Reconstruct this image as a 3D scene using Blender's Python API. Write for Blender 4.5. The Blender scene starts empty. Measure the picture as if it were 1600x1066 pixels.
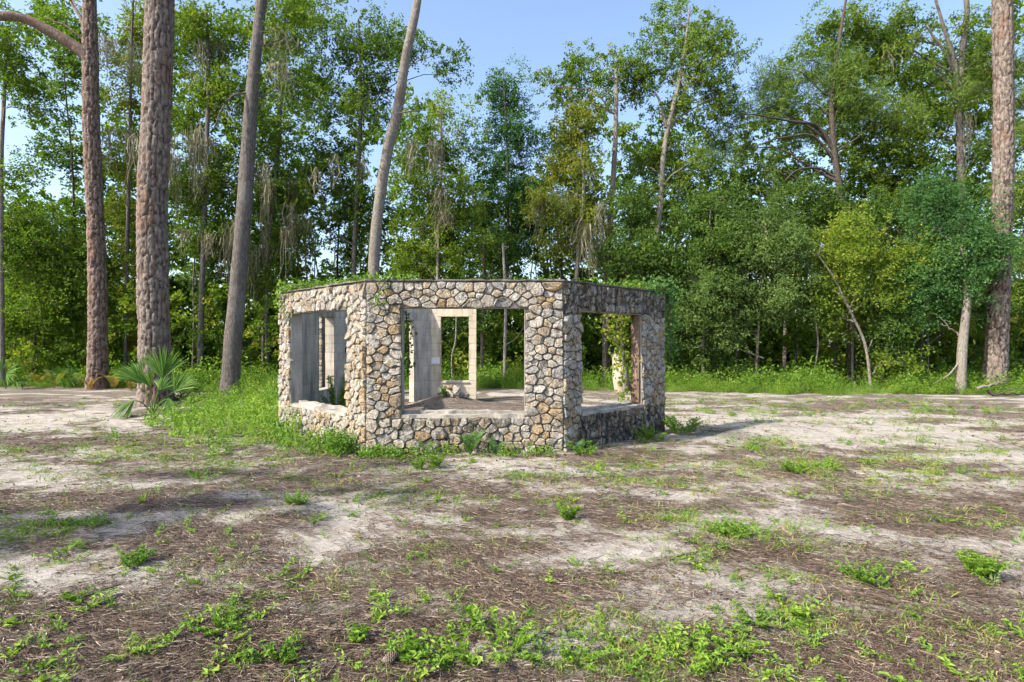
import bpy, math, random
import numpy as np
from mathutils import Vector

# ------------------------------------------------------------------ camera, sky, sun, exposure
scene = bpy.context.scene
CAM_H, FOC, CX, HY = 1.66, 880.0, 800.0, 533.0      # eye height (m), focal length and centre in photo pixels
cam_data = bpy.data.cameras.new('camera')
cam_data.sensor_width = 36.0
cam_data.lens = 36.0 * FOC / 1600.0
cam_data.clip_start = 0.05
cam_data.clip_end = 2000.0
cam = bpy.data.objects.new('camera', cam_data)
scene.collection.objects.link(cam)
cam.location = (0, 0, CAM_H)
cam.rotation_euler = (math.radians(90), 0, 0)
scene.camera = cam

SUN_TH, SUN_EL = math.radians(30), math.radians(42)
to_sun = Vector((-math.cos(SUN_TH) * math.cos(SUN_EL), -math.sin(SUN_TH) * math.cos(SUN_EL), math.sin(SUN_EL)))
world = bpy.data.worlds.new('World')
scene.world = world
world.use_nodes = True
wn = world.node_tree
sky = wn.nodes.new('ShaderNodeTexSky')
sky.sky_type = 'NISHITA'
sky.sun_disc = False
sky.sun_elevation = SUN_EL
sky.sun_rotation = math.atan2(to_sun.x, to_sun.y)
sky.air_density = 1.0
sky.dust_density = 2.6
sky.ozone_density = 1.6
bg = next(n for n in wn.nodes if n.type == 'BACKGROUND')
bg.inputs['Strength'].default_value = 0.148
wn.links.new(sky.outputs[0], bg.inputs[0])

sun_data = bpy.data.lights.new('sun', 'SUN')
sun_data.energy = 4.1
sun_data.angle = math.radians(0.6)
sun_data.color = (1.0, 0.90, 0.74)
sun = bpy.data.objects.new('sun', sun_data)
scene.collection.objects.link(sun)
sun.rotation_euler = to_sun.to_track_quat('Z', 'Y').to_euler()

vs = scene.view_settings
vs.view_transform = 'Standard'
vs.look = 'None'
vs.gamma = 1.0
vs.use_curve_mapping = False
vs.exposure = 1.27
scene.cycles.use_denoising = True
scene.cycles.max_bounces = 5
scene.cycles.diffuse_bounces = 3
scene.cycles.transmission_bounces = 3
scene.cycles.glossy_bounces = 2
scene.cycles.sample_clamp_indirect = 6.0
scene.cycles.use_adaptive_sampling = True
scene.cycles.adaptive_threshold = 0.03

# ------------------------------------------------------------------ helpers
COL = scene.collection
rng = np.random.default_rng(7)
random.seed(7)
WPOS = {}


def X(px, d):
    return (px - CX) / FOC * d


def Z(py, d):
    return CAM_H - (py - HY) / FOC * d


def W(px, py):
    """point of the flat ground seen at this place of the photograph"""
    d = FOC * CAM_H / (py - HY)
    return X(px, d), d


def vnoise(x, y, seed=0):
    x = np.asarray(x, float); y = np.asarray(y, float)
    xi = np.floor(x).astype(np.int64); yi = np.floor(y).astype(np.int64)
    fx = x - xi; fy = y - yi
    fx = fx * fx * (3 - 2 * fx); fy = fy * fy * (3 - 2 * fy)

    def h(a, b):
        n = (a * 374761393 + b * 668265263 + seed * 1442695041) & 0x7fffffff
        n = ((n ^ (n >> 13)) * 1274126177) & 0x7fffffff
        n = (n ^ (n >> 16)) & 0x7fffffff
        return (n % 100003) / 100003.0
    a = h(xi, yi); b = h(xi + 1, yi); c = h(xi, yi + 1); e = h(xi + 1, yi + 1)
    return (a * (1 - fx) + b * fx) * (1 - fy) + (c * (1 - fx) + e * fx) * fy


def fbm(x, y, seed=0, oct=4):
    s = 0; a = 0.5; f = 1.0; t = 0
    for k in range(oct):
        s = s + a * vnoise(x * f, y * f, seed + k * 17); t += a; a *= 0.5; f *= 2.03
    return s / t


def ground_h(x, y):
    x = np.asarray(x, float); y = np.asarray(y, float)
    base = 0.10 * (fbm(x * 0.22, y * 0.22, 3, 2) - 0.5) + 0.055 * (fbm(x * 1.5, y * 1.9, 5, 3) - 0.5) * np.clip((30 - y) / 10, 0, 1)
    # low litter ridge at the left behind the palm
    base = base + 0.16 * np.exp(-((x + 8.6) / 2.2) ** 2 - ((y - 15.5) / 1.0) ** 2)
    # heap of debris against the inner back wall of the ruin
    base = base + 0.26 * np.exp(-((x + 1.65) / .75) ** 2 - ((y - 14.8) / .55) ** 2)
    return base


def gh(x, y):
    return float(ground_h(x, y))


def mesh_np(name, V, faces, smooth=False, tint=None, mats=None, extra=None):
    V = np.ascontiguousarray(V, dtype=np.float32)
    me = bpy.data.meshes.new(name)
    me.vertices.add(len(V))
    me.vertices.foreach_set('co', V.ravel())
    idx = []; starts = []; off = 0
    for F in faces:
        F = np.asarray(F, dtype=np.int32)
        if len(F) == 0:
            continue
        idx.append(F.ravel()); k = F.shape[1]
        starts.append(off + np.arange(len(F), dtype=np.int32) * k)
        off += F.size
    idx = np.concatenate(idx); starts = np.concatenate(starts)
    me.loops.add(len(idx)); me.loops.foreach_set('vertex_index', idx)
    me.polygons.add(len(starts)); me.polygons.foreach_set('loop_start', starts)
    me.polygons.foreach_set('use_smooth', np.full(len(starts), bool(smooth)))
    if tint is not None:
        me.attributes.new('tint', 'FLOAT', 'POINT').data.foreach_set('value', np.asarray(tint, dtype=np.float32))
    for k, v in (extra or {}).items():
        me.attributes.new(k, 'FLOAT', 'POINT').data.foreach_set('value', np.asarray(v, dtype=np.float32))
    me.update(calc_edges=True)
    for m in (mats or []):
        me.materials.append(m)
    return me


class MB:
    """collects pieces of one mesh"""
    def __init__(self):
        self.V = []; self.Q = []; self.T = []; self.tint = []; self.n = 0

    def add(self, V, Q=None, T=None, tint=0.5):
        V = np.asarray(V, float)
        if Q is not None and len(Q):
            self.Q.append(np.asarray(Q) + self.n)
        if T is not None and len(T):
            self.T.append(np.asarray(T) + self.n)
        self.tint.append(np.full(len(V), tint) if np.isscalar(tint) else np.asarray(tint))
        self.V.append(V); self.n += len(V)

    def box(self, lo, hi):
        x0, y0, z0 = lo; x1, y1, z1 = hi
        V = [(x0, y0, z0), (x1, y0, z0), (x1, y1, z0), (x0, y1, z0), (x0, y0, z1), (x1, y0, z1), (x1, y1, z1), (x0, y1, z1)]
        self.add(V, Q=[(0, 3, 2, 1), (4, 5, 6, 7), (0, 1, 5, 4), (1, 2, 6, 5), (2, 3, 7, 6), (3, 0, 4, 7)])

    def tube(self, P, R, sides=6, cap=True):
        V, Q, T = tube(P, R, sides, cap)
        self.add(V, Q, T)

    def build(self, name, mat, parent=None, origin=None, smooth=False):
        V = np.concatenate(self.V)
        faces = []
        if self.Q: faces.append(np.concatenate(self.Q))
        if self.T: faces.append(np.concatenate(self.T))
        o = np.array(origin if origin is not None else (0, 0, 0), float)
        me = mesh_np(name, V - o, faces, smooth, np.concatenate(self.tint), [mat])
        return link(name, me, parent, tuple(o))


def link(name, data, parent=None, wloc=(0, 0, 0)):
    o = bpy.data.objects.new(name, data)
    COL.objects.link(o)
    if parent is not None:
        p = WPOS[parent.name]
        o.parent = parent
        o.location = (wloc[0] - p[0], wloc[1] - p[1], wloc[2] - p[2])
    else:
        o.location = wloc
    WPOS[o.name] = tuple(wloc)
    return o


def tag(o, label=None, cat=None, group=None, kind=None):
    if label: o['label'] = label
    if cat: o['category'] = cat
    if group: o['group'] = group
    if kind: o['kind'] = kind
    return o


def empty(name, loc, label, cat, group=None):
    return tag(link(name, None, None, loc), label, cat, group)


def spline(P, n=6):
    P = np.asarray(P, float)
    if len(P) < 3:
        t = np.linspace(0, 1, n + 1)[:, None]
        return P[0] * (1 - t) + P[-1] * t
    Q = np.vstack([2 * P[0] - P[1], P, 2 * P[-1] - P[-2]])
    out = []
    for i in range(len(P) - 1):
        p0, p1, p2, p3 = Q[i], Q[i + 1], Q[i + 2], Q[i + 3]
        for t in np.linspace(0, 1, n, endpoint=False):
            out.append(0.5 * ((2 * p1) + (p2 - p0) * t + (2 * p0 - 5 * p1 + 4 * p2 - p3) * t * t + (3 * p1 - p0 - 3 * p2 + p3) * t ** 3))
    out.append(P[-1])
    return np.array(out)


def tube(P, R, sides=6, cap=True):
    P = np.asarray(P, float); R = np.broadcast_to(np.asarray(R, float), (len(P),))
    T = np.gradient(P, axis=0)
    T /= np.linalg.norm(T, axis=1)[:, None] + 1e-9
    ref = np.where(np.abs(T[:, 2:3]) > 0.9, np.array([[1.0, 0, 0]]), np.array([[0, 0, 1.0]]))
    if np.abs(T[:, 2]).mean() > 0.6:
        ref = np.tile([[0.0, 1.0, 0]], (len(P), 1))
    A = np.cross(ref, T); A /= np.linalg.norm(A, axis=1)[:, None] + 1e-9
    B = np.cross(T, A)
    ang = np.arange(sides) * 2 * math.pi / sides
    V = P[:, None, :] + R[:, None, None] * (np.cos(ang)[None, :, None] * A[:, None, :] + np.sin(ang)[None, :, None] * B[:, None, :])
    V = V.reshape(-1, 3)
    i = np.arange(len(P) - 1)[:, None] * sides; j = np.arange(sides)[None, :]; j2 = (j + 1) % sides
    Q = np.stack([i + j, i + j2, i + sides + j2, i + sides + j], -1).reshape(-1, 4)
    Tt = np.zeros((0, 3), int)
    if cap:
        n = len(V); V = np.vstack([V, P[-1:]])
        b = (len(P) - 1) * sides
        Tt = np.stack([b + np.arange(sides), b + (np.arange(sides) + 1) % sides, np.full(sides, n)], -1)
    return V, Q, Tt


def unit(v):
    return v / (np.linalg.norm(v, axis=-1, keepdims=True) + 1e-9)


def leaf_quads(P, N, size, aspect=0.55, rs=None, fold=0.12):
    """diamond leaves at P with normals N"""
    rs = rs or rng
    n = len(P)
    D = unit(np.cross(N, unit(rs.normal(size=(n, 3)))))
    S = np.cross(N, D)
    L = (size * rs.uniform(0.65, 1.3, n))[:, None] if np.isscalar(size) else np.asarray(size)[:, None]
    Wd = L * aspect
    base = P - D * L * 0.5
    tip = P + D * L * 0.5 - N * L * fold
    l = P + S * Wd * 0.5 + N * L * fold - D * L * 0.06
    r = P - S * Wd * 0.5 + N * L * fold - D * L * 0.06
    V = np.stack([base, r, tip, l], 1).reshape(-1, 3)
    Q = np.arange(n * 4).reshape(-1, 4)
    return V, Q


def blades(P, D, L, w, rs=None):
    """thin two-step blades: P root, D direction, L length, w width"""
    rs = rs or rng
    n = len(P)
    S = unit(np.cross(D, unit(rs.normal(size=(n, 3)))))
    L = np.broadcast_to(np.asarray(L, float), (n,))[:, None]; w = np.broadcast_to(np.asarray(w, float), (n,))[:, None]
    a = P + S * w * 0.5; b = P - S * w * 0.5
    M = P + D * L * 0.55
    bend = rs.normal(size=(n, 3)) * 0.18
    bend[:, 2] = -np.abs(bend[:, 2]) - 0.1
    tip = P + D * L + bend * L
    V = np.stack([a, b, M - S * w * 0.4, M + S * w * 0.4, tip], 1).reshape(-1, 3)
    k = np.arange(n)[:, None] * 5
    Q = k + np.array([[0, 1, 2, 3]])
    T = k + np.array([[3, 2, 4]])
    return V, Q, T


def instances(name, P, rot, scl, variants, mat):
    """a mass of small plants or litter: variants (meshes) set out on points by one geometry node tree"""
    P = np.asarray(P, float); n = len(P)
    me = bpy.data.meshes.new(name)
    me.vertices.add(n); me.vertices.foreach_set('co', np.ascontiguousarray(P, dtype=np.float32).ravel())
    me.attributes.new('turn', 'FLOAT_VECTOR', 'POINT').data.foreach_set('vector', np.ascontiguousarray(rot, dtype=np.float32).ravel())
    me.attributes.new('size', 'FLOAT', 'POINT').data.foreach_set('value', np.asarray(scl, dtype=np.float32))
    me.attributes.new('pick', 'INT', 'POINT').data.foreach_set('value', rng.integers(0, len(variants), n).astype(np.int32))
    me.materials.append(mat)
    o = link(name, me)
    ng = bpy.data.node_groups.new(name, 'GeometryNodeTree')
    ng.interface.new_socket('Geometry', in_out='INPUT', socket_type='NodeSocketGeometry')
    ng.interface.new_socket('Geometry', in_out='OUTPUT', socket_type='NodeSocketGeometry')
    gi = ng.nodes.new('NodeGroupInput'); go = ng.nodes.new('NodeGroupOutput')
    jn = ng.nodes.new('GeometryNodeJoinGeometry')
    for k, vm in enumerate(variants):
        vo = bpy.data.objects.new(name + '_form', vm)
        oi = ng.nodes.new('GeometryNodeObjectInfo'); oi.inputs['Object'].default_value = vo
        gt = ng.nodes.new('GeometryNodeGeometryToInstance')
        ng.links.new(oi.outputs['Geometry'], gt.inputs[0]); ng.links.new(gt.outputs[0], jn.inputs[0])
    ip = ng.nodes.new('GeometryNodeInstanceOnPoints')
    ip.inputs['Pick Instance'].default_value = True

    def attr(nm, typ):
        a = ng.nodes.new('GeometryNodeInputNamedAttribute'); a.data_type = typ; a.inputs['Name'].default_value = nm
        return a.outputs['Attribute']
    er = ng.nodes.new('FunctionNodeEulerToRotation')
    ng.links.new(attr('turn', 'FLOAT_VECTOR'), er.inputs[0])
    ng.links.new(gi.outputs[0], ip.inputs['Points']); ng.links.new(jn.outputs[0], ip.inputs['Instance'])
    ng.links.new(attr('pick', 'INT'), ip.inputs['Instance Index'])
    ng.links.new(er.outputs[0], ip.inputs['Rotation'])
    ng.links.new(attr('size', 'FLOAT'), ip.inputs['Scale'])
    ng.links.new(ip.outputs[0], go.inputs[0])
    md = o.modifiers.new('set out', 'NODES'); md.node_group = ng
    return o


def laid_out(name, P, rot, scl, variants, mat):
    """the same as instances(), as one real mesh"""
    P = np.asarray(P, float); scl = np.asarray(scl, float); rot = np.asarray(rot, float)
    pick = rng.integers(0, len(variants), len(P))
    mb = MB()
    for k, vm in enumerate(variants):
        nv = len(vm.vertices); co = np.zeros(nv * 3, np.float32); vm.vertices.foreach_get('co', co); co = co.reshape(-1, 3)
        tn = np.zeros(nv, np.float32); vm.attributes['tint'].data.foreach_get('value', tn)
        np_ = len(vm.polygons); ls = np.zeros(np_, np.int32); vm.polygons.foreach_get('loop_start', ls)
        li = np.zeros(len(vm.loops), np.int32); vm.loops.foreach_get('vertex_index', li)
        cnt = np.diff(np.append(ls, len(li)))
        sel = pick == k; m = int(sel.sum())
        if m == 0: continue
        c, s_ = np.cos(rot[sel, 2]), np.sin(rot[sel, 2])
        x = co[None, :, 0] * c[:, None] - co[None, :, 1] * s_[:, None]; y = co[None, :, 0] * s_[:, None] + co[None, :, 1] * c[:, None]
        V = np.stack([x, y, np.broadcast_to(co[None, :, 2], x.shape)], -1) * scl[sel][:, None, None] + P[sel][:, None, :]
        off = (np.arange(m) * nv)[:, None, None]
        q4 = li[(ls[cnt == 4][:, None] + np.arange(4))] if (cnt == 4).any() else None
        t3 = li[(ls[cnt == 3][:, None] + np.arange(3))] if (cnt == 3).any() else None
        mb.add(V.reshape(-1, 3), None if q4 is None else (q4[None] + off).reshape(-1, 4), None if t3 is None else (t3[None] + off).reshape(-1, 3), np.tile(tn, m))
    return mb.build(name, mat)


def mb_mesh(mb, name, mat):
    F = []
    if mb.Q: F.append(np.concatenate(mb.Q))
    if mb.T: F.append(np.concatenate(mb.T))
    return mesh_np(name, np.concatenate(mb.V), F, False, np.concatenate(mb.tint), [mat])


def zturn(n, rs, tilt=.15):
    return np.stack([rs.normal(size=n) * tilt, rs.normal(size=n) * tilt, rs.uniform(0, 6.283, n)], -1)


# ------------------------------------------------------------------ materials
def nmat(name):
    m = bpy.data.materials.new(name)
    m.use_nodes = True
    nt = m.node_tree
    b = next(n for n in nt.nodes if n.type == 'BSDF_PRINCIPLED')
    out = next(n for n in nt.nodes if n.type == 'OUTPUT_MATERIAL')
    return m, nt, b, out


def node(nt, typ, **kw):
    n = nt.nodes.new(typ)
    for k, v in kw.items():
        if k.startswith('i_'):
            n.inputs[k[2:].replace('_', ' ')].default_value = v
        else:
            setattr(n, k, v)
    return n


def ramp(nt, stops, interp='LINEAR'):
    r = nt.nodes.new('ShaderNodeValToRGB')
    r.color_ramp.interpolation = interp
    els = r.color_ramp.elements
    while len(els) < len(stops): els.new(0.5)
    for e, (p, c) in zip(els, stops):
        e.position = p
        e.color = (c[0], c[1], c[2], 1) if not np.isscalar(c) else (c, c, c, 1)
    return r


def mixc(nt, fac, a, b, typ='MIX'):
    m = nt.nodes.new('ShaderNodeMix')
    m.data_type = 'RGBA'; m.blend_type = typ
    for s, v in ((m.inputs[0], fac), (m.inputs[6], a), (m.inputs[7], b)):
        if hasattr(v, 'is_output'): nt.links.new(v, s)
        elif np.isscalar(v): s.default_value = v if s.type == 'VALUE' else (v, v, v, 1)
        else: s.default_value = (*v[:3], 1)
    return m.outputs[2]


def noise(nt, scale, detail=4, vec=None, rough=0.55, dist=0.0):
    n = node(nt, 'ShaderNodeTexNoise', i_Scale=scale, i_Detail=detail, i_Roughness=rough, i_Distortion=dist)
    if vec is not None: nt.links.new(vec, n.inputs['Vector'])
    return n.outputs['Fac']


def coords(nt, kind='Object', scale=(1, 1, 1), off_random=False):
    tc = nt.nodes.new('ShaderNodeNewGeometry' if kind == 'Position' else 'ShaderNodeTexCoord')
    mp = nt.nodes.new('ShaderNodeMapping')
    mp.inputs['Scale'].default_value = scale
    nt.links.new(tc.outputs[kind], mp.inputs['Vector'])
    if off_random:
        oi = nt.nodes.new('ShaderNodeObjectInfo')
        mu = node(nt, 'ShaderNodeMath', operation='MULTIPLY'); mu.inputs[1].default_value = 37.0
        nt.links.new(oi.outputs['Random'], mu.inputs[0])
        nt.links.new(mu.outputs[0], mp.inputs['Location'])
    return mp.outputs[0]


def bump(nt, b, h, strength=0.5, dist=0.02):
    n = node(nt, 'ShaderNodeBump', i_Strength=strength, i_Distance=dist)
    nt.links.new(h, n.inputs['Height'])
    nt.links.new(n.outputs[0], b.inputs['Normal'])
    return n


def leaf_mat(name, stops, trans=0.48, rough=0.55, spec=0.25, tmul=(1.12, 1.32, 0.48)):
    m, nt, b, out = nmat(name)
    at = node(nt, 'ShaderNodeAttribute', attribute_name='tint')
    r = ramp(nt, stops)
    nt.links.new(at.outputs['Fac'], r.inputs[0])
    nt.links.new(r.outputs[0], b.inputs['Base Color'])
    b.inputs['Roughness'].default_value = rough
    b.inputs['Specular IOR Level'].default_value = spec
    t = nt.nodes.new('ShaderNodeBsdfTranslucent')
    nt.links.new(mixc(nt, 1.0, r.outputs[0], tmul, 'MULTIPLY'), t.inputs[0])
    mx = nt.nodes.new('ShaderNodeMixShader'); mx.inputs[0].default_value = trans
    nt.links.new(b.outputs[0], mx.inputs[1]); nt.links.new(t.outputs[0], mx.inputs[2])
    nt.links.new(mx.outputs[0], out.inputs[0])
    return m


M = {}
M['leaf_mid'] = leaf_mat('leaf_mid', [(0, (.045, .090, .014)), (.35, (.10, .170, .020)), (.7, (.175, .245, .028)), (.93, (.25, .30, .04)), (1, (.34, .30, .055))])
M['leaf_dark'] = leaf_mat('leaf_dark', [(0, (.030, .068, .018)), (.5, (.075, .14, .024)), (.9, (.14, .21, .03)), (1, (.20, .25, .035))])
M['leaf_yellow'] = leaf_mat('leaf_yellow', [(0, (.07, .115, .018)), (.4, (.15, .185, .028)), (.8, (.24, .24, .035)), (1, (.33, .27, .05))])
M['leaf_pale'] = leaf_mat('leaf_pale', [(0, (.06, .11, .03)), (.5, (.115, .185, .05)), (.9, (.185, .25, .075)), (1, (.25, .25, .11))])
M['leaf_blue'] = leaf_mat('leaf_blue', [(0, (.028, .080, .030)), (.5, (.062, .150, .045)), (1, (.12, .225, .06))])
M['needle'] = leaf_mat('needle', [(0, (.036, .080, .014)), (.5, (.085, .150, .020)), (1, (.15, .21, .03))], trans=0.2)
M['grass'] = leaf_mat('grass', [(0, (.06, .13, .02)), (.4, (.11, .21, .03)), (.75, (.18, .28, .045)), (.9, (.26, .27, .07)), (1, (.36, .27, .12))], trans=0.3)
M['weed'] = leaf_mat('weed', [(0, (.05, .12, .018)), (.4, (.115, .22, .025)), (.8, (.20, .32, .04)), (1, (.30, .36, .06))], trans=0.35)
M['fern'] = leaf_mat('fern', [(0, (.05, .13, .03)), (.5, (.10, .20, .04)), (.8, (.2, .2, .05)), (1, (.34, .17, .05))], trans=0.35)
M['palm'] = leaf_mat('palm', [(0, (.050, .12, .026)), (.6, (.10, .20, .04)), (1, (.20, .28, .06))], trans=0.3, rough=0.5, spec=0.15)
M['moss'] = leaf_mat('moss', [(0, (.11, .115, .075)), (.5, (.19, .185, .125)), (1, (.27, .255, .17))], trans=0.3, tmul=(1.1, 1.05, .9))
M['litter'] = leaf_mat('litter', [(0, (.038, .027, .021)), (.4, (.095, .066, .050)), (.75, (.18, .132, .10)), (.92, (.30, .245, .185)), (1, (.40, .345, .28))], trans=0.05, tmul=(1, .9, .7))


def bark_mat(name, dark, mid, light, scale=(9, 9, 2.2), bstr=0.7, patch=None):
    m, nt, b, out = nmat(name)
    v = coords(nt, 'Object', scale)
    n1 = noise(nt, 3.0, 8, v, 0.65, 0.4)
    r = ramp(nt, [(.28, dark), (.5, mid), (.72, light)])
    nt.links.new(n1, r.inputs[0])
    col = r.outputs[0]
    v2 = coords(nt, 'Object', (1, 1, .6))
    n2 = noise(nt, 1.7, 4, v2, 0.6)
    if patch:
        r2 = ramp(nt, [(.52, 0.0), (.62, 1.0)]); nt.links.new(n2, r2.inputs[0])
        col = mixc(nt, r2.outputs[0], col, patch)
    n3 = noise(nt, 26.0, 5, coords(nt, 'Object', (1, 1, .35)), 0.7)
    r3 = ramp(nt, [(.3, .55), (.7, 1.2)]); nt.links.new(n3, r3.inputs[0])
    col = mixc(nt, 1.0, col, r3.outputs[0], 'MULTIPLY')
    at = node(nt, 'ShaderNodeAttribute', attribute_name='tint')     # plate relief: colour darkens towards the furrows
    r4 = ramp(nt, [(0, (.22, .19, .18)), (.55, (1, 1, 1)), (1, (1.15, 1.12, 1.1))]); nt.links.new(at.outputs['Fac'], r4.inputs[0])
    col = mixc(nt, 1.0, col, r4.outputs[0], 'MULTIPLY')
    nt.links.new(col, b.inputs['Base Color'])
    b.inputs['Roughness'].default_value = .9
    b.inputs['Specular IOR Level'].default_value = .15
    bump(nt, b, n1, bstr, .05)
    return m


M['bark_pine'] = bark_mat('bark_pine', (.075, .060, .052), (.165, .138, .122), (.28, .248, .226), (5, 5, 2.2), .6, (.165, .115, .092))
M['bark_rust'] = bark_mat('bark_rust', (.085, .062, .052), (.18, .135, .115), (.30, .24, .21), (6, 6, 2.5), .8, (.19, .125, .10))
M['bark_grey'] = bark_mat('bark_grey', (.055, .048, .044), (.125, .112, .104), (.21, .196, .184), (12, 12, 3), .6, (.17, .16, .152))
M['bark_pale'] = bark_mat('bark_pale', (.12, .108, .095), (.215, .196, .175), (.34, .318, .29), (9, 9, 4), .45, (.16, .135, .115))
M['bark_dark'] = bark_mat('bark_dark', (.035, .028, .025), (.08, .066, .058), (.14, .12, .108), (9, 9, 3), .6)
M['twig'] = bark_mat('twig', (.06, .05, .042), (.13, .112, .096), (.22, .195, .17), (12, 12, 5), .3)


def stone_mat():
    m, nt, b, out = nmat('limestone')
    oi = node(nt, 'ShaderNodeAttribute', attribute_name='tone')
    r = ramp(nt, [(0, (.31, .30, .285)), (.18, (.43, .415, .39)), (.40, (.48, .445, .385)), (.58, (.41, .375, .32)),
                  (.70, (.43, .35, .235)), (.80, (.35, .34, .33)), (.90, (.37, .265, .15)), (1, (.50, .48, .445))])
    nt.links.new(oi.outputs['Fac'], r.inputs[0])
    v = coords(nt, 'Object', (1, 1, 1), True)
    n1 = noise(nt, 7.0, 6, v, .62, .6)
    r1 = ramp(nt, [(.52, 0.0), (.68, 1.0)]); nt.links.new(n1, r1.inputs[0])
    col = mixc(nt, r1.outputs[0], r.outputs[0], (.36, .245, .115))
    n2 = noise(nt, 11.0, 6, coords(nt, 'Object', (1.3, 1.3, 1), True), .7)
    r2 = ramp(nt, [(.36, 1.0), (.50, 0.0)]); nt.links.new(n2, r2.inputs[0])
    col = mixc(nt, r2.outputs[0], col, (.13, .125, .118))
    n3 = noise(nt, 45.0, 5, v, .7)
    r3 = ramp(nt, [(.3, .40), (.7, 1.42)]); nt.links.new(n3, r3.inputs[0])
    col = mixc(nt, 1.0, col, r3.outputs[0], 'MULTIPLY')
    # black algae on the damp band under a sill: an attribute of the wall stones there
    at = node(nt, 'ShaderNodeAttribute', attribute_name='algae')
    n4 = noise(nt, 5.0, 5, coords(nt, 'Object', (2.5, 2.5, .9), True), .6)
    ad = node(nt, 'ShaderNodeMath', operation='MULTIPLY_ADD'); ad.inputs[1].default_value = 1.25; nt.links.new(at.outputs['Fac'], ad.inputs[0])
    sb = node(nt, 'ShaderNodeMath', operation='SUBTRACT'); nt.links.new(n4, sb.inputs[0]); sb.inputs[1].default_value = .82
    nt.links.new(sb.outputs[0], ad.inputs[2])
    r4 = ramp(nt, [(.0, 0.0), (.22, .92)]); nt.links.new(ad.outputs[0], r4.inputs[0])
    col = mixc(nt, r4.outputs[0], col, (.035, .034, .028))
    nt.links.new(col, b.inputs['Base Color'])
    b.inputs['Roughness'].default_value = .92
    b.inputs['Specular IOR Level'].default_value = .2
    sm = node(nt, 'ShaderNodeMath', operation='ADD'); nt.links.new(n2, sm.inputs[0])
    mu = node(nt, 'ShaderNodeMath', operation='MULTIPLY'); mu.inputs[1].default_value = .5; nt.links.new(n3, mu.inputs[0])
    nt.links.new(mu.outputs[0], sm.inputs[1])
    bump(nt, b, sm.outputs[0], 1.0, .06)
    return m


M['stone'] = stone_mat()


def plain_mat(name, a, bb, scale=3.0, bstr=.3, rough=.9, stain=None, streak=False, fine=40.0, space='Position'):
    m, nt, b, out = nmat(name)
    v = coords(nt, space)
    n1 = noise(nt, scale, 6, v, .62, .3)
    r = ramp(nt, [(.3, a), (.7, bb)]); nt.links.new(n1, r.inputs[0])
    col = r.outputs[0]
    n2 = noise(nt, fine, 5, v, .7)
    r2 = ramp(nt, [(.3, .75), (.7, 1.18)]); nt.links.new(n2, r2.inputs[0])
    col = mixc(nt, 1.0, col, r2.outputs[0], 'MULTIPLY')
    if stain:
        n3 = noise(nt, 2.3, 5, coords(nt, space, (2.2, 2.2, .35) if streak else (1, 1, 1)), .6)
        r3 = ramp(nt, [(.46, 0.0), (.66, .85)]); nt.links.new(n3, r3.inputs[0])
        col = mixc(nt, r3.outputs[0], col, stain)
    nt.links.new(col, b.inputs['Base Color'])
    b.inputs['Roughness'].default_value = rough
    b.inputs['Specular IOR Level'].default_value = .2
    bump(nt, b, n2, bstr, .01)
    return m


M['mortar'] = plain_mat('mortar', (.095, .088, .08), (.19, .178, .16), 6, .9, stain=(.05, .047, .042))
M['concrete'] = plain_mat('concrete', (.26, .245, .22), (.40, .375, .335), 2.2, .5, stain=(.13, .125, .115), streak=True)
M['concrete_dark'] = plain_mat('concrete_dark', (.085, .08, .072), (.21, .195, .175), 3, .5, stain=(.05, .055, .035))
M['block'] = plain_mat('block', (.36, .33, .28), (.50, .455, .385), 1.6, .6, stain=(.17, .165, .155), streak=True)
_nt = M['block'].node_tree
_b = next(n for n in _nt.nodes if n.type == 'BSDF_PRINCIPLED')
_oi = _nt.nodes.new('ShaderNodeObjectInfo')
_r = ramp(_nt, [(0, .88), (1, 1.06)]); _nt.links.new(_oi.outputs['Random'], _r.inputs[0])
_src = _b.inputs['Base Color'].links[0].from_socket
_nt.links.new(mixc(_nt, 1.0, _src, _r.outputs[0], 'MULTIPLY'), _b.inputs['Base Color'])
M['cream'] = plain_mat('cream', (.46, .405, .315), (.58, .515, .405), 1.8, .5, stain=(.33, .27, .19), streak=True)
M['chalk'] = plain_mat('chalk', (.55, .56, .58), (.68, .69, .70), 6, .2)
M['box_rust'] = plain_mat('box_rust', (.05, .035, .03), (.11, .07, .05), 9, .3)
M['old_wood'] = plain_mat('old_wood', (.14, .095, .07), (.27, .20, .155), 9, .4, stain=(.08, .05, .035), streak=True)
M['render_wall'] = plain_mat('render_wall', (.55, .57, .60), (.66, .68, .70), 1, .1)
M['roof_grey'] = plain_mat('roof_grey', (.16, .17, .19), (.22, .23, .25), 3, .2)
M['pane'] = plain_mat('pane', (.03, .04, .05), (.05, .06, .07), 1, .0, rough=.15)
M['cone'] = plain_mat('cone', (.13, .10, .085), (.26, .22, .19), 20, .3)
M['cut_wood'] = plain_mat('cut_wood', (.40, .27, .16), (.55, .40, .26), 14, .3)
M['sapwood'] = plain_mat('sapwood', (.34, .29, .23), (.46, .41, .34), 6, .4, stain=(.22, .14, .08), streak=True)


# ------------------------------------------------------------------ ground
def blobs(x, y, lst):
    """sum of soft world-space patches given as (photo px, photo py, half width px, half height px, weight)"""
    s = np.zeros_like(x)
    for (px, py, rw, rh, w) in lst:
        cx, cy = W(px, py)
        rx = rw * cy / FOC; ry = rh * cy * cy / (FOC * CAM_H)
        s += w * np.exp(-(((x - cx) / rx) ** 2 + ((y - cy) / ry) ** 2))
    return s


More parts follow.
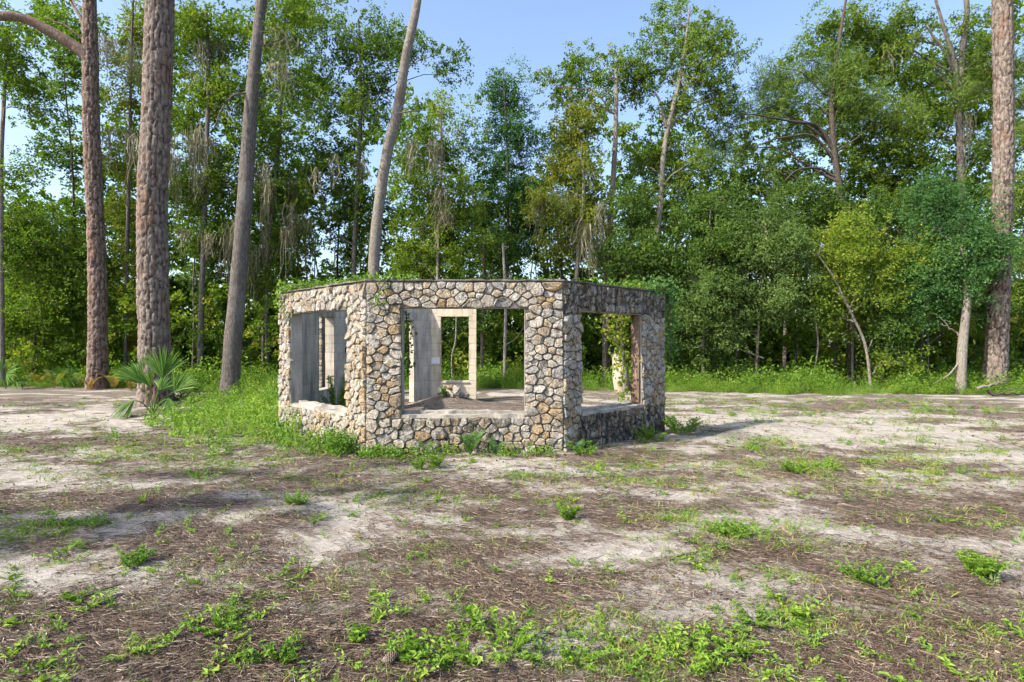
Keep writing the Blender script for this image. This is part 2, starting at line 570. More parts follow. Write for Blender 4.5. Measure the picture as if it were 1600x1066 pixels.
SAND = [(80, 655, 130, 14, 1.0), (20, 668, 120, 9, .7), (60, 742, 130, 10, .8), (240, 712, 80, 6, .8), (300, 815, 220, 9, .8), (470, 800, 120, 7, .7),
        (110, 905, 140, 22, .55), (560, 880, 110, 18, .4), (1130, 650, 110, 10, .9), (1290, 668, 170, 12, 1.2), (1450, 685, 160, 12, 1.1), (1570, 715, 120, 12, .9),
        (1330, 652, 170, 6, .6), (1590, 760, 90, 14, .7), (1420, 770, 120, 12, .5), (880, 868, 90, 14, .9), (1010, 858, 60, 14, .9), (1000, 880, 90, 10, .6), (560, 910, 60, 8, .6),
        (700, 962, 110, 14, .75), (980, 970, 130, 14, .8), (1100, 915, 50, 10, 1.0), (1330, 955, 90, 16, .75), (1440, 850, 130, 16, .5), (1100, 820, 70, 10, .5),
        (1210, 830, 150, 16, .4), (830, 760, 90, 7, .35), (1070, 700, 60, 6, .6), (40, 990, 140, 22, .4), (1500, 1030, 120, 20, .3), (740, 636, 120, 9, -.9)]
DARK = [(90, 805, 180, 8, 1.0), (330, 788, 170, 6, .9), (1090, 672, 80, 8, .8), (640, 745, 260, 12, .55), (1000, 700, 120, 8, .5), (120, 632, 140, 5, .7), (760, 636, 150, 5, .4)]  # left shade band and the ruin's shadow painted dark, along with darker litter
GREEN = [(330, 705, 200, 9, .55), (560, 735, 200, 9, .5), (760, 748, 160, 8, .5), (420, 760, 120, 8, .5), (960, 735, 120, 7, .5), (180, 705, 140, 6, .5), (60, 715, 70, 7, 1.0), (200, 690, 150, 8, .35), (110, 835, 60, 12, .9), (30, 860, 60, 14, .8), (420, 690, 150, 14, .9), (300, 720, 130, 10, .6), (500, 745, 150, 8, .4),
         (640, 870, 80, 20, .6), (700, 830, 120, 14, .6), (640, 900, 60, 14, .7), (760, 800, 70, 12, .6), (870, 790, 50, 8, .6), (840, 910, 50, 10, .5), (980, 822, 60, 10, .8),
         (900, 815, 30, 9, .9), (1060, 818, 40, 10, .7), (1140, 835, 45, 10, .9), (1000, 755, 140, 8, .45), (1200, 695, 70, 10, 1.3), (1240, 735, 110, 14, 1.1), (1290, 720, 70, 8, 1.1),
         (1430, 725, 110, 9, 1.3), (1540, 745, 90, 8, 1.2), (1500, 778, 70, 7, .7), (1400, 683, 60, 4, .8), (1520, 672, 90, 5, .7), (1560, 705, 60, 4, .7), (1340, 652, 110, 6, .5),
         (1230, 895, 150, 16, .5), (1380, 905, 60, 10, .5), (1200, 950, 70, 22, .8), (760, 1020, 60, 20, .5), (930, 1035, 50, 14, .4), (1120, 1025, 80, 26, .5), (150, 1010, 60, 14, .5), (500, 985, 60, 12, .4), (1400, 1005, 60, 12, .4), (1560, 990, 50, 10, .6), (640, 1010, 50, 24, .6),
         (340, 975, 100, 24, .6), (270, 1010, 70, 22, .6), (430, 1030, 60, 16, .6), (370, 915, 70, 14, .4), (60, 1050, 70, 14, .4), (1500, 640, 200, 7, 1.5), (1250, 626, 250, 6, 1.5), (1100, 622, 120, 8, 1.3),
         (1060, 660, 40, 10, .7), (940, 690, 80, 6, .6), (50, 632, 120, 6, .8), (820, 625, 120, 4, .8), (1300, 640, 300, 8, .9), (1120, 640, 60, 8, .8), (1440, 656, 80, 5, .8)]


def masks(x, y):
    wx = x + 0.5 * (fbm(x * .9, y * .9, 41, 3) - .5); wy = y + 0.5 * (fbm(x * .9, y * .9, 57, 3) - .5)
    streak = fbm(wx * .8, wy * 2.0, 11, 4)
    fine = fbm(wx * 3.2, wy * 5.0, 23, 4)
    sand = np.clip(blobs(wx, wy, SAND) * 1.0 + (streak - .5) * 2.1 + (fine - .5) * 2.0 + .20, 0, 1)
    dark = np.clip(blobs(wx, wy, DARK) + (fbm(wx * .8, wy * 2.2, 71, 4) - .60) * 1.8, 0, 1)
    green = np.clip(blobs(wx, wy, GREEN) * np.clip((fine - .36) * 3.6, 0, 1.3) + (fbm(wx * 1.6, wy * 2.4, 91, 4) - .54) * 1.5, 0, 1.2)
    far = np.clip((y - 17.5) / 3, 0, 1)
    green = np.clip(green + far * .45, 0, 1.2)
    sand = sand * (1 - far)
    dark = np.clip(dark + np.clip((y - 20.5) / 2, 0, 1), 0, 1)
    return sand, dark, green


def graded(lo, hi, step, out_lo, out_hi):
    mid = np.arange(lo, hi + 1e-6, step)
    a = []; s = step; p = hi
    while p < out_hi:
        s *= 1.35; p += s; a.append(p)
    c = []; s = step; p = lo
    while p > out_lo:
        s *= 1.35; p -= s; c.append(p)
    return np.array(c[::-1] + list(mid) + a)


gx = graded(-12, 12, .075, -900, 900)
gy = np.concatenate([graded(2.2, 8.5, .045, -300, 3)[:-8], np.array([])])
gy = gy[gy < 8.5]
gy = np.concatenate([gy, graded(8.5, 19, .09, 8.5, 1500)])
gy = np.unique(np.round(gy, 4))
GX, GY = np.meshgrid(gx, gy)
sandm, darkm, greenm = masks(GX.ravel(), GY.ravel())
GZ = ground_h(GX, GY).ravel() + .018 * (fbm(GX * 7, GY * 9, 13, 3).ravel() - .5) * np.clip((12 - GY.ravel()) / 6, 0, 1)
Vg = np.stack([GX.ravel(), GY.ravel(), GZ], -1)
ny, nx = GX.shape
ii = (np.arange(ny - 1)[:, None] * nx + np.arange(nx - 1)[None, :]).ravel()
Qg = np.stack([ii, ii + 1, ii + nx + 1, ii + nx], -1)


def ground_mat():
    m, nt, b, out = nmat('ground_soil')
    v = coords(nt, 'Object')
    vs_ = coords(nt, 'Object', (1, 2.2, 1))
    a_s = node(nt, 'ShaderNodeAttribute', attribute_name='sand').outputs['Fac']
    a_d = node(nt, 'ShaderNodeAttribute', attribute_name='shade_litter').outputs['Fac']  # mask of painted ground shade and dark forest litter
    a_g = node(nt, 'ShaderNodeAttribute', attribute_name='green').outputs['Fac']
    n_l = noise(nt, 22, 7, vs_, .72, .5)
    r_l = ramp(nt, [(.25, (.050, .039, .033)), (.45, (.125, .102, .088)), (.6, (.225, .195, .172)), (.75, (.37, .34, .31))]); nt.links.new(n_l, r_l.inputs[0])
    n_s = noise(nt, 9, 6, v, .65)
    r_s = ramp(nt, [(.3, (.27, .25, .225)), (.55, (.40, .375, .34)), (.75, (.50, .475, .44))]); nt.links.new(n_s, r_s.inputs[0])
    n_f = noise(nt, 30, 8, vs_, .78, .6)
    # sand shows through the litter where the patch is strong; broken edge from fine noise
    ad = node(nt, 'ShaderNodeMath', operation='MULTIPLY_ADD'); nt.links.new(a_s, ad.inputs[0]); ad.inputs[1].default_value = 1.15; nt.links.new(n_f, ad.inputs[2])
    r_m = ramp(nt, [(.58, 0.0), (.84, 1.0)])
    sc = node(nt, 'ShaderNodeMath', operation='MULTIPLY'); nt.links.new(ad.outputs[0], sc.inputs[0]); sc.inputs[1].default_value = .85
    nt.links.new(sc.outputs[0], r_m.inputs[0])
    col = mixc(nt, r_m.outputs[0], r_l.outputs[0], r_s.outputs[0])
    r_g = ramp(nt, [(.3, (.05, .055, .025)), (.7, (.15, .14, .07))]); nt.links.new(n_f, r_g.inputs[0])
    gm = node(nt, 'ShaderNodeMath', operation='MULTIPLY'); nt.links.new(a_g, gm.inputs[0]); gm.inputs[1].default_value = .3
    col = mixc(nt, gm.outputs[0], col, r_g.outputs[0])
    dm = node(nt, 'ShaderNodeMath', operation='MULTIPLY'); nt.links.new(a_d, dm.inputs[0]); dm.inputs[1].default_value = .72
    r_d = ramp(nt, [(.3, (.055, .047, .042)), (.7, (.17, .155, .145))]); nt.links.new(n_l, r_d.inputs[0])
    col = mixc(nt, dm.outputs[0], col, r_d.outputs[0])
    n_k = noise(nt, 140, 4, v, .8)
    r_k = ramp(nt, [(.33, .55), (.5, 1.0), (.7, 1.25)]); nt.links.new(n_k, r_k.inputs[0])
    col = mixc(nt, 1.0, col, r_k.outputs[0], 'MULTIPLY')
    nt.links.new(col, b.inputs['Base Color'])
    b.inputs['Roughness'].default_value = .95
    b.inputs['Specular IOR Level'].default_value = .1
    sm = node(nt, 'ShaderNodeMath', operation='ADD'); nt.links.new(n_l, sm.inputs[0]); nt.links.new(n_f, sm.inputs[1])
    bump(nt, b, sm.outputs[0], .8, .03)
    return m


M['ground'] = ground_mat()
ground = link('ground', mesh_np('ground', Vg, [Qg], True, None, [M['ground']], {'sand': sandm, 'shade_litter': darkm, 'green': greenm}))
tag(ground, 'sandy clearing floor with pine needle litter and weeds', 'ground', kind='structure')

# ------------------------------------------------------------------ the ruin
H_WALL = 2.54
V7, V0, V1, V2 = np.array((-4.27, 10.39)), np.array((-2.13, 8.25)), np.array((.75, 8.25)), np.array((2.77, 10.27))
V6, V5, V4 = np.array((-4.27, 13.2)), np.array((-2.25, 15.3)), np.array((-.956, 15.3))
RC = np.array((-.7, 11.8))
ruin = empty('stone_ruin', (RC[0], RC[1], 0), 'roofless eight-sided fieldstone ruin with big square window openings', 'ruin')


class Facet:
    def __init__(s, A, B):
        s.A = A; s.L = float(np.linalg.norm(B - A)); s.u = (B - A) / s.L; s.n = np.array((s.u[1], -s.u[0]))

    def p(s, u, z, n=0.0):
        q = s.A + s.u * u + s.n * n
        return np.array((q[0], q[1], z))

    def box(s, mb, u0, u1, z0, z1, n0, n1, m0=0.0, m1=0.0):
        """box in wall coordinates; m0, m1 mitre the ends (shift of u per metre of n)"""
        V = [s.p(u0 - m0 * n_, z, n_) if e == 0 else s.p(u1 + m1 * n_, z, n_) for z in (z0, z1) for (e, n_) in ((0, n0), (1, n0), (1, n1), (0, n1))]
        mb.add(V, Q=[(0, 1, 2, 3), (7, 6, 5, 4), (0, 4, 5, 1), (1, 5, 6, 2), (2, 6, 7, 3), (3, 7, 4, 0)])


def clip(poly, a, b, c):
    """keep a*x + b*y <= c"""
    out = []
    for i in range(len(poly)):
        p, q = poly[i], poly[(i + 1) % len(poly)]
        dp = a * p[0] + b * p[1] - c; dq = a * q[0] + b * q[1] - c
        if dp <= 0: out.append(p)
        if dp * dq < 0:
            t = dp / (dp - dq); out.append((p[0] + t * (q[0] - p[0]), p[1] + t * (q[1] - p[1])))
    return out


def stone_mesh(poly, rs, hgt, place):
    """one rubble stone from a flat outline; place(u, z, n) gives the world point"""
    P = np.array(poly); c = P.mean(0)
    r = np.linalg.norm(P - c, axis=1).mean()
    P = c + (P - c) * max(.6, 1 - .006 / r)
    nP = []
    for i in range(len(P)):                      # cut the corners
        a, b_ = P[i], P[(i + 1) % len(P)]
        e = np.linalg.norm(b_ - a)
        if e < .03:
            nP.append((a + b_) / 2); continue
        k = min(.22, .014 / e)
        nP.append(a + (b_ - a) * k)
        if e > .13: nP.append(a + (b_ - a) * rs.uniform(.42, .58) + rs.normal(size=2) * .013)
        nP.append(b_ - (b_ - a) * k)
    P = np.array(nP); k = len(P)
    tilt = rs.normal(size=2) * .13
    h1 = hgt * .55
    V = [place(*q, -.03) for q in P]
    V += [place(*(c + (q - c) * .985 + rs.normal(size=2) * .002), h1 * rs.uniform(.75, 1.2)) for q in P]
    ins = rs.uniform(.76, .88)
    for q in P:
        q2 = c + (q - c) * ins * rs.uniform(.9, 1.08)
        V.append(place(*q2, max(h1 * .8, hgt * rs.uniform(.85, 1.12) + float((q2 - c) @ tilt))))
    c2 = c + rs.normal(size=2) * .02
    V.append(place(*c2, hgt * rs.uniform(.9, 1.2)))
    Q = []
    for r_ in range(2):
        for i in range(k):
            j = (i + 1) % k
            Q.append((r_ * k + i, r_ * k + j, (r_ + 1) * k + j, (r_ + 1) * k + i))
    T = [(2 * k + i, 2 * k + (i + 1) % k, 3 * k) for i in range(k)]
    return np.array(V), np.array(Q), np.array(T)


ALL_STONES = []


def stones_on(facet, wall, win, seed, zt=H_WALL - .02, smin=.09, smax=.25, algae=None, u0=0.0, u1=None, flat=1.25):
    """irregular rubble facing: seeds of mixed spacing, cells stretched along the course and clipped to the wall"""
    rs = np.random.default_rng(seed)
    u1 = facet.L if u1 is None else u1
    z0 = -.06
    wu0, wu1, wz0, wz1 = win
    S = []; Rr = []
    for tries in range(16000):
        u, z = rs.uniform(u0 + .04, u1 - .04), rs.uniform(z0 + .04, zt - .04)
        if wu0 - .05 < u < wu1 + .05 and wz0 - .05 < z < wz1 + .05: continue
        rr = smin + (smax - smin) * (rs.beta(1.3, 2.0) if tries < 700 else rs.beta(1.0, 5.0))
        if all((u - a) ** 2 + ((z - b_) * flat) ** 2 > ((rr + q) * .5) ** 2 for (a, b_), q in zip(S, Rr)):
            S.append((u, z)); Rr.append(rr)
    D = []; DR = []
    for (u, z), q in zip(S, Rr):
        if wz0 < z < wz1:
            if wu0 - .3 < u < wu0: D.append((2 * wu0 - u, z)); DR.append(q)
            if wu1 < u < wu1 + .3: D.append((2 * wu1 - u, z)); DR.append(q)
        if wu0 < u < wu1:
            if wz1 < z < wz1 + .3: D.append((u, 2 * wz1 - z)); DR.append(q)
            if wz0 - .3 < z < wz0: D.append((u, 2 * wz0 - z)); DR.append(q)
    A = np.array(S + D) * np.array([1, flat]); WR = np.array(Rr + DR)
    for i, (u, z) in enumerate(S):
        poly = [(u0, z0 * flat), (u1, z0 * flat), (u1, zt * flat), (u0, zt * flat)]
        d2 = ((A - A[i]) ** 2).sum(1)
        for j in np.argsort(d2)[1:30]:                 # power cells: a larger stone pushes its joints outwards
            q = A[j]; a, b_ = q - A[i]
            c = .5 * (q @ q - A[i] @ A[i] + (WR[i] ** 2 - WR[j] ** 2) * .22)
            poly = clip(poly, a, b_, c)
            if len(poly) < 3: break
        if len(poly) < 3: continue
        poly = [(p[0], p[1] / flat) for p in poly]
        dd = [(wu0 - u, (1, 0, wu0)), (u - wu1, (-1, 0, -wu1)), (wz0 - z, (0, 1, wz0)), (z - wz1, (0, -1, -wz1))]
        dist, pl = max(dd, key=lambda t: t[0])
        if dist > 0: poly = clip(poly, *pl)
        if len(poly) < 3: continue
        Pq = np.array(poly); ext = np.ptp(Pq, axis=0)
        if ext.min() < .03: continue
        area = .5 * abs(np.dot(Pq[:, 0], np.roll(Pq[:, 1], -1)) - np.dot(Pq[:, 1], np.roll(Pq[:, 0], -1)))
        hgt = rs.uniform(.022, .058) * (.75 + 1.2 * min(.3, math.sqrt(area)))
        V, Q, T = stone_mesh(poly, rs, hgt, facet.p)
        tone = float(rs.uniform(0, 1)); al = algae(u, z) if algae else 0.0
        ALL_STONES.append((area, V, Q, T, tone, al, wall))


def lay_stones():
    """the 300 largest facing stones are parts of their own, the chips between them one part"""
    st_ = sorted(ALL_STONES, key=lambda t: -t[0])
    for (area, V, Q, T, tone, al, wall) in st_[:300]:
        c = V[-1]
        me = mesh_np('stone', V - c, [Q, T], False, None, [M['stone']], {'algae': np.full(len(V), al), 'tone': np.full(len(V), tone)})
        link('stone', me, wall, tuple(c))
    rest = st_[300:]
    if rest:
        Vs = []; Qs = []; Ts = []; al_ = []; tn_ = []; n = 0
        for (area, V, Q, T, tone, al, wall) in rest:
            Vs.append(V); Qs.append(Q + n); Ts.append(T + n); n += len(V)
            al_ += [al] * len(V); tn_ += [tone] * len(V)
        o = np.array(WPOS[ruin.name])
        me = mesh_np('stone_chips', np.concatenate(Vs) - o, [np.concatenate(Qs), np.concatenate(Ts)], False, None, [M['stone']], {'algae': al_, 'tone': tn_})
        tag(link('stone_chips', me, ruin, tuple(o)), kind='stuff')


def rough_slab(f, mb, u0, u1, z0, z1, n0, n1, rs, m0=0.0, m1=0.0, jz=.008, jn=.012, seg=.11):
    """slab with worn edges: the section wanders along its length"""
    k = max(3, int((u1 - u0) / seg)); V = []
    for i in range(k + 1):
        t = i / k
        a0 = n0 + (rs.normal() * jn if 0 < i < k else 0); a1 = n1 + (rs.normal() * jn if 0 < i < k else 0)
        za, zb = z1 + rs.normal() * jz, z1 + rs.normal() * jz
        uu = u0 + (u1 - u0) * t
        for (nn, z) in ((a0, z0), (a1, z0), (a1, zb), (a0, za)):
            V.append(f.p(uu + (-m0 * nn if i == 0 else (m1 * nn if i == k else 0)), z, nn))
    Q = []
    for i in range(k):
        for c in range(4):
            Q.append((i * 4 + c, i * 4 + (c + 1) % 4, i * 4 + 4 + (c + 1) % 4, i * 4 + 4 + c))
    Q += [(3, 2, 1, 0), (k * 4, k * 4 + 1, k * 4 + 2, k * 4 + 3)]
    mb.add(V, Q)


def facet_wall(A, B, win, seed, m0, m1, algae=None, smin=.08, smax=.24, flat=1.2):
    f = Facet(A, B)
    wu0, wu1, wz0, wz1 = win
    mb = MB()
    T = -.20
    f.box(mb, 0, wu0, -.2, H_WALL, T, 0, m0, 0)
    f.box(mb, wu1, f.L, -.2, H_WALL, T, 0, 0, m1)
    f.box(mb, wu0, wu1, wz1, H_WALL, T, 0)
    f.box(mb, wu0, wu1, -.2, wz0, T, 0)
    mid = f.p(f.L / 2, 0)
    wall = mb.build('wall', M['mortar'], ruin, mid)
    # rendered reveals and the inner skin of the wall, a few millimetres proud of the core
    mb = MB()
    e = .006
    f.box(mb, wu0, wu0 + e, wz0, wz1 - e, T - e, -.004)
    f.box(mb, wu1 - e, wu1, wz0, wz1 - e, T - e, -.004)
    f.box(mb, wu0, wu1, wz1 - e, wz1, T - e, -.004)
    f.box(mb, .15, wu0, 0, H_WALL - .01, T - e, T - .001)
    f.box(mb, wu1, f.L - .15, 0, H_WALL - .01, T - e, T - .001)
    f.box(mb, wu0, wu1, wz1, H_WALL - .01, T - e, T - .001)
    f.box(mb, wu0, wu1, 0, wz0 - .01, T - e, T - .001)
    mb.build('plaster_lining', M['concrete'], wall, mid)
    mb = MB()
    rsl = np.random.default_rng(seed + 500)
    rough_slab(f, mb, wu0 + .006, wu1 - .006, wz0 - .02, wz0 + .035, T - .03, .02, rsl, jz=.007, jn=.010)
    rough_slab(f, mb, wu0 + .006, wu1 - .006, wz0 + .02, wz0 + .07, T - .03, T + .07, rsl, jz=.009, jn=.010)
    mb.build('window_sill', M['concrete'], wall, mid)
    mb = MB()
    rough_slab(f, mb, 0, f.L, H_WALL + .001, H_WALL + .022, T - .03, .035, rsl, m0, m1, jz=.008, jn=.014)
    mb.build('coping', M['concrete_dark'], wall, mid)
    stones_on(f, wall, win, seed, algae=algae, smin=smin, smax=smax, flat=flat)
    return f, wall


t22 = math.tan(math.radians(22.5))
F7, wall7 = facet_wall(V7, V0, (.44, 2.46, .52, 2.15), 11, 0, t22, lambda u, z: .12 if z < .3 else 0, .08, .225, 1.05)
F0, wall0 = facet_wall(V0, V1, (.51, 2.32, .55, 2.147), 12, t22, t22, lambda u, z: .30 if (z < .55 and .5 < u < 2.0) else 0.05, .09, .27, 1.3)
F1, wall1 = facet_wall(V1, V2, (.42, 2.12, .53, 2.12), 13, t22, 0, lambda u, z: .38 if (z < .53 and u > .35) else (.35 if z > 2.1 else .15), .08, .23, 1.1)
lay_stones()

# stone clad return at the free ends of the two side walls
for f, uu, sgn in ((F7, 0.0, -1), (F1, F1.L, 1)):
    wall = wall7 if f is F7 else wall1
    rs = np.random.default_rng(5 + sgn)
    zz = -.05
    while zz < H_WALL - .12:
        hh = rs.uniform(.12, .22); z1 = min(zz + hh, H_WALL - .03)
        poly = [(-.2, zz), (0.0, zz), (0.0, z1), (-.2, z1)] if sgn > 0 else [(0.0, zz), (-.2, zz), (-.2, z1), (0.0, z1)]
        V, Q, T = stone_mesh(poly, rs, rs.uniform(.03, .05), lambda a, z, h, f=f, uu=uu, sgn=sgn: f.p(uu + sgn * h, z, a))
        c = V[-1]
        me = mesh_np('stone', V - c, [Q, T], False, None, [M['stone']], {'algae': np.full(len(V), .2), 'tone': np.full(len(V), float(rs.uniform()))})
        link('stone', me, wall, tuple(c)); zz = z1

# wooden board left standing against the far jamb of the shaded side window
mb = MB()
F1.box(mb, 2.07, 2.112, .60, 2.11, -.19, -.03)
mb.build('wooden_jamb', M['old_wood'], wall1, F1.p(2.09, .6))


def block_wall(A, B, win, seed, m0=0.0, m1=0.0, top=H_WALL, lintel=True, mat='block', lmat='concrete'):
    """hollow block wall without facing; joints are real gaps over a recessed mortar core"""
    f = Facet(A, B)
    wu0, wu1, wz0, wz1 = win
    rs = np.random.default_rng(seed)
    mid = f.p(f.L / 2, 0)
    mb = MB(); e = .012
    f.box(mb, .02, wu0 - e, -.2, top - e, -.196, -.004)
    if f.L - wu1 > .05: f.box(mb, wu1 + e, f.L - .02, -.2, top - e, -.196, -.004)
    if wz0 > .05: f.box(mb, wu0 - e, wu1 + e, -.2, wz0 - e, -.196, -.004)
    f.box(mb, wu0 - e, wu1 + e, wz1 + e, top - e, -.196, -.004)
    wall = mb.build('wall', M['concrete'], ruin, mid)
    z = 0.0; row = 0; g = .005
    while z < top - .03:
        z1 = min(z + .2, top)
        u = -.2 if row % 2 else 0.0
        while u < f.L - .001:
            a, b_ = max(u, 0), min(u + .4, f.L)
            segs = [(a, b_)]
            zc = (z + z1) / 2
            if wz0 < zc < wz1:
                segs = [s for s in ((a, min(b_, wu0)), (max(a, wu1), b_)) if s[1] - s[0] > .03]
            elif lintel and wz1 <= zc < wz1 + .21:
                segs = [s for s in ((a, min(b_, wu0 - .1)), (max(a, wu1 + .1), b_)) if s[1] - s[0] > .03]
            for (s0, s1) in segs:
                mb = MB(); j = rs.uniform(-.003, .003)
                f.box(mb, s0 + g, s1 - g, z + g, z1 - g, -.2 + j, j)
                mb.build('concrete_block', M[mat], wall, f.p((s0 + s1) / 2, z))
            u += .4
        z = z1; row += 1
    if lintel:
        mb = MB(); f.box(mb, max(.01, wu0 - .1 + g), min(f.L, wu1 + .1) - g, wz1, min(top, wz1 + .2) - g, -.207, .006)
        mb.build('lintel', M[lmat], wall, f.p(wu0, wz1))
    return f, wall


F6, wall6 = block_wall(V6, V7, (.33, 1.30, .62, 2.2), 21)
F5, wall5 = block_wall(V5, V6, (.66, 2.10, 0.0, 2.2), 22)
F4, wall4 = block_wall(V4, V5, (.21, .955, .53, 2.32), 23, mat='cream', lmat='cream')
mb = MB(); F4.box(mb, .18, .945, .53, .565, -.225, .02)
mb.build('window_sill', M['concrete'], wall4, F4.p(.5, .53))
# rusty junction box and a chalky repair patch on the inner faces
mb = MB(); F5.box(mb, 2.53, 2.63, 1.38, 1.50, -.225, -.19)
mb.build('junction_box', M['box_rust'], wall5, F5.p(2.6, 1.4))
mb = MB(); F4.box(mb, .98, 1.2, 1.05, 1.22, -.212, -.195)
mb.build('plaster_patch', M['chalk'], wall4, F4.p(1.1, 1.1))

# ------------------------------------------------------------------ stone pillar outside the ruin
pil_d = 14.6
px0 = X(487, pil_d)
pillar = empty('stone_pillar', (px0 + .15, pil_d + .15, 0), 'narrow sunlit stone pillar seen through the left window of the ruin', 'pillar')
mb = MB(); mb.box((px0, pil_d, -.1), (px0 + .28, pil_d + .3, 2.35))
mb.build('pillar_core', M['mortar'], pillar, (px0 + .14, pil_d + .15, 0))
rs = np.random.default_rng(77)
fp = Facet(np.array((px0, pil_d)), np.array((px0 + .28, pil_d)))
fs = Facet(np.array((px0, pil_d + .3)), np.array((px0, pil_d)))
for ff in (fp, fs):
    zz = -.02
    while zz < 2.3:
        z1 = min(zz + rs.uniform(.13, .24), 2.35); cut = rs.uniform(.35, .65) * ff.L
        for (a, b_) in ((0, cut), (cut, ff.L)):
            dz = rs.uniform(-.03, .03)
            V, Q, T = stone_mesh([(a, zz), (b_, zz), (b_, z1), (a, z1)], rs, rs.uniform(.03, .05), ff.p)
            c = V[-1]
            link('stone', mesh_np('stone', V - c, [Q, T], False, None, [M['stone']], {'algae': np.zeros(len(V)), 'tone': np.full(len(V), float(rs.uniform()))}), pillar, tuple(c))
        zz = z1

# ------------------------------------------------------------------ rubble
def rock(name, loc, size, seed, mat, label, cat, group=None):
    rs = np.random.default_rng(seed)
    import bmesh
    bm = bmesh.new(); bmesh.ops.create_icosphere(bm, subdivisions=2, radius=1)
    V = np.array([v.co for v in bm.verts]); F = np.array([[v.index for v in f.verts] for f in bm.faces]); bm.free()
    for _ in range(7):                            # knock flat faces off
        n = unit(rs.normal(size=3)); c = rs.uniform(.45, .8)
        dd = V @ n; V = V - np.clip(dd - c, 0, None)[:, None] * n
    V *= np.array(size) * rs.uniform(.85, 1.15, 3)
    a = rs.uniform(0, 6.28); ca, sa = math.cos(a), math.sin(a)
    V = V @ np.array([[ca, sa, 0], [-sa, ca, 0], [0, 0, 1]])
    me = mesh_np(name, V, [F], False, None, [mat], {'algae': np.zeros(len(V)), 'tone': np.full(len(V), float(rs.uniform()))})
    return tag(link(name, me, None, loc), label, cat, group)


rub = [(688, 611, .10, 'blocky grey rubble stone at the left end of the heap under the back window'),
       (698, 616, .085, 'small tan rubble stone in front of the heap inside the ruin'), (703, 606, .11, 'upright pale rubble stone leaning on the inner back wall'),
       (714, 609, .13, 'largest rounded grey rubble stone in the heap inside the ruin'), (722, 617, .08, 'small flat rubble stone beside the largest one in the heap'),
       (730, 618, .07, 'smallest rubble stone at the right end of the heap by the block pier'), (706, 618, .06, 'little dark rubble stone at the foot of the heap inside the ruin')]
for i, (px, py, s, lab) in enumerate(rub):
    d = 14.55 + .1 * (i % 3)
    rock('rubble_stone', (X(px, d), d, max(Z(py, d), .06)), (s * 1.2, s, s), 300 + i, M['stone'], lab, 'stone', 'rubble heap inside the ruin')

# ------------------------------------------------------------------ trees
def worley(u, v, per_u, seed):
    """F2 - F1 and F1 on a jittered grid, periodic in u"""
    iu = np.floor(u).astype(np.int64); iv = np.floor(v).astype(np.int64)
    best = np.full(u.shape, 9.0); second = np.full(u.shape, 9.0)
    for du in (-1, 0, 1):
        for dv in (-1, 0, 1):
            a = iu + du; b_ = iv + dv; am = np.mod(a, per_u)
            h1 = ((am * 73856093) ^ (b_ * 19349663) ^ (seed * 83492791)) & 0x7fffffff
            h1 = ((h1 ^ (h1 >> 13)) * 1274126177) & 0x7fffffff
            ju = ((h1 >> 3) % 1009) / 1009.0; jv = ((h1 >> 12) % 1013) / 1013.0
            dd = np.hypot(u - (a + .1 + .8 * ju), v - (b_ + .1 + .8 * jv))
            m = dd < best
            second = np.where(m, best, np.minimum(second, dd)); best = np.where(m, dd, best)
    return second - best, best


def plated_trunk(mb, P, R, sides, seed, plate=(.07, .27), depth=.05):
    V, Q, T = tube(P, R, sides, False)
    k = len(P)
    Pp = np.repeat(P, sides, 0); Rr = np.repeat(R, sides)
    rad = unit(V - Pp)
    s = np.concatenate([[0], np.cumsum(np.linalg.norm(np.diff(P, axis=0), axis=1))])
    vv = np.repeat(s, sides) / plate[1]
    per = max(6, int(round(2 * math.pi * R.mean() / plate[0])))
    uu = np.tile(np.arange(sides) / sides * per, k)
    wob = (fbm(uu * .9, vv * 1.3, seed, 3) - .5)
    per2 = max(4, int(per * .55)); kk = per2 / per
    e, f1 = worley(uu * kk, vv * .62 + wob * 1.5, per2, seed)             # broad plates
    e2, f2 = worley(uu, vv * 1.7 + wob * .8, per, seed + 5)                # flakes on them
    big = np.clip(e / .30, 0, 1); small = np.clip(e2 / .35, 0, 1)
    plate_h = big * (.62 + .38 * small)
    h = plate_h * (.75 + .5 * vnoise(uu * .5 + 3, vv * .5, seed + 4)) + .3 * (fbm(uu * 2.5, vv * 2.5, seed + 9, 3) - .5)
    V = V + rad * (h * depth - depth * .5)[:, None]
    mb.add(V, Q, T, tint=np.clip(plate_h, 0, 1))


def fluted_trunk(mb, P, R, sides, seed, amp=.06):
    V, Q, T = tube(P, R, sides, False)
    Pp = np.repeat(P, sides, 0)
    s = np.concatenate([[0], np.cumsum(np.linalg.norm(np.diff(P, axis=0), axis=1))])
    ang = np.tile(np.arange(sides) / sides, len(P))
    c = np.cos(ang * 2 * math.pi); sn = np.sin(ang * 2 * math.pi)
    n = fbm(c * 1.6 + 7 + seed, sn * 1.6 + np.repeat(s, sides) * .9, seed, 3) - .5
    V = Pp + (V - Pp) * (1 + n * amp * 3)[:, None]
    mb.add(V, Q, T, tint=.5)


CROWN_LEAVES = 0
CLUMPS = 3.1


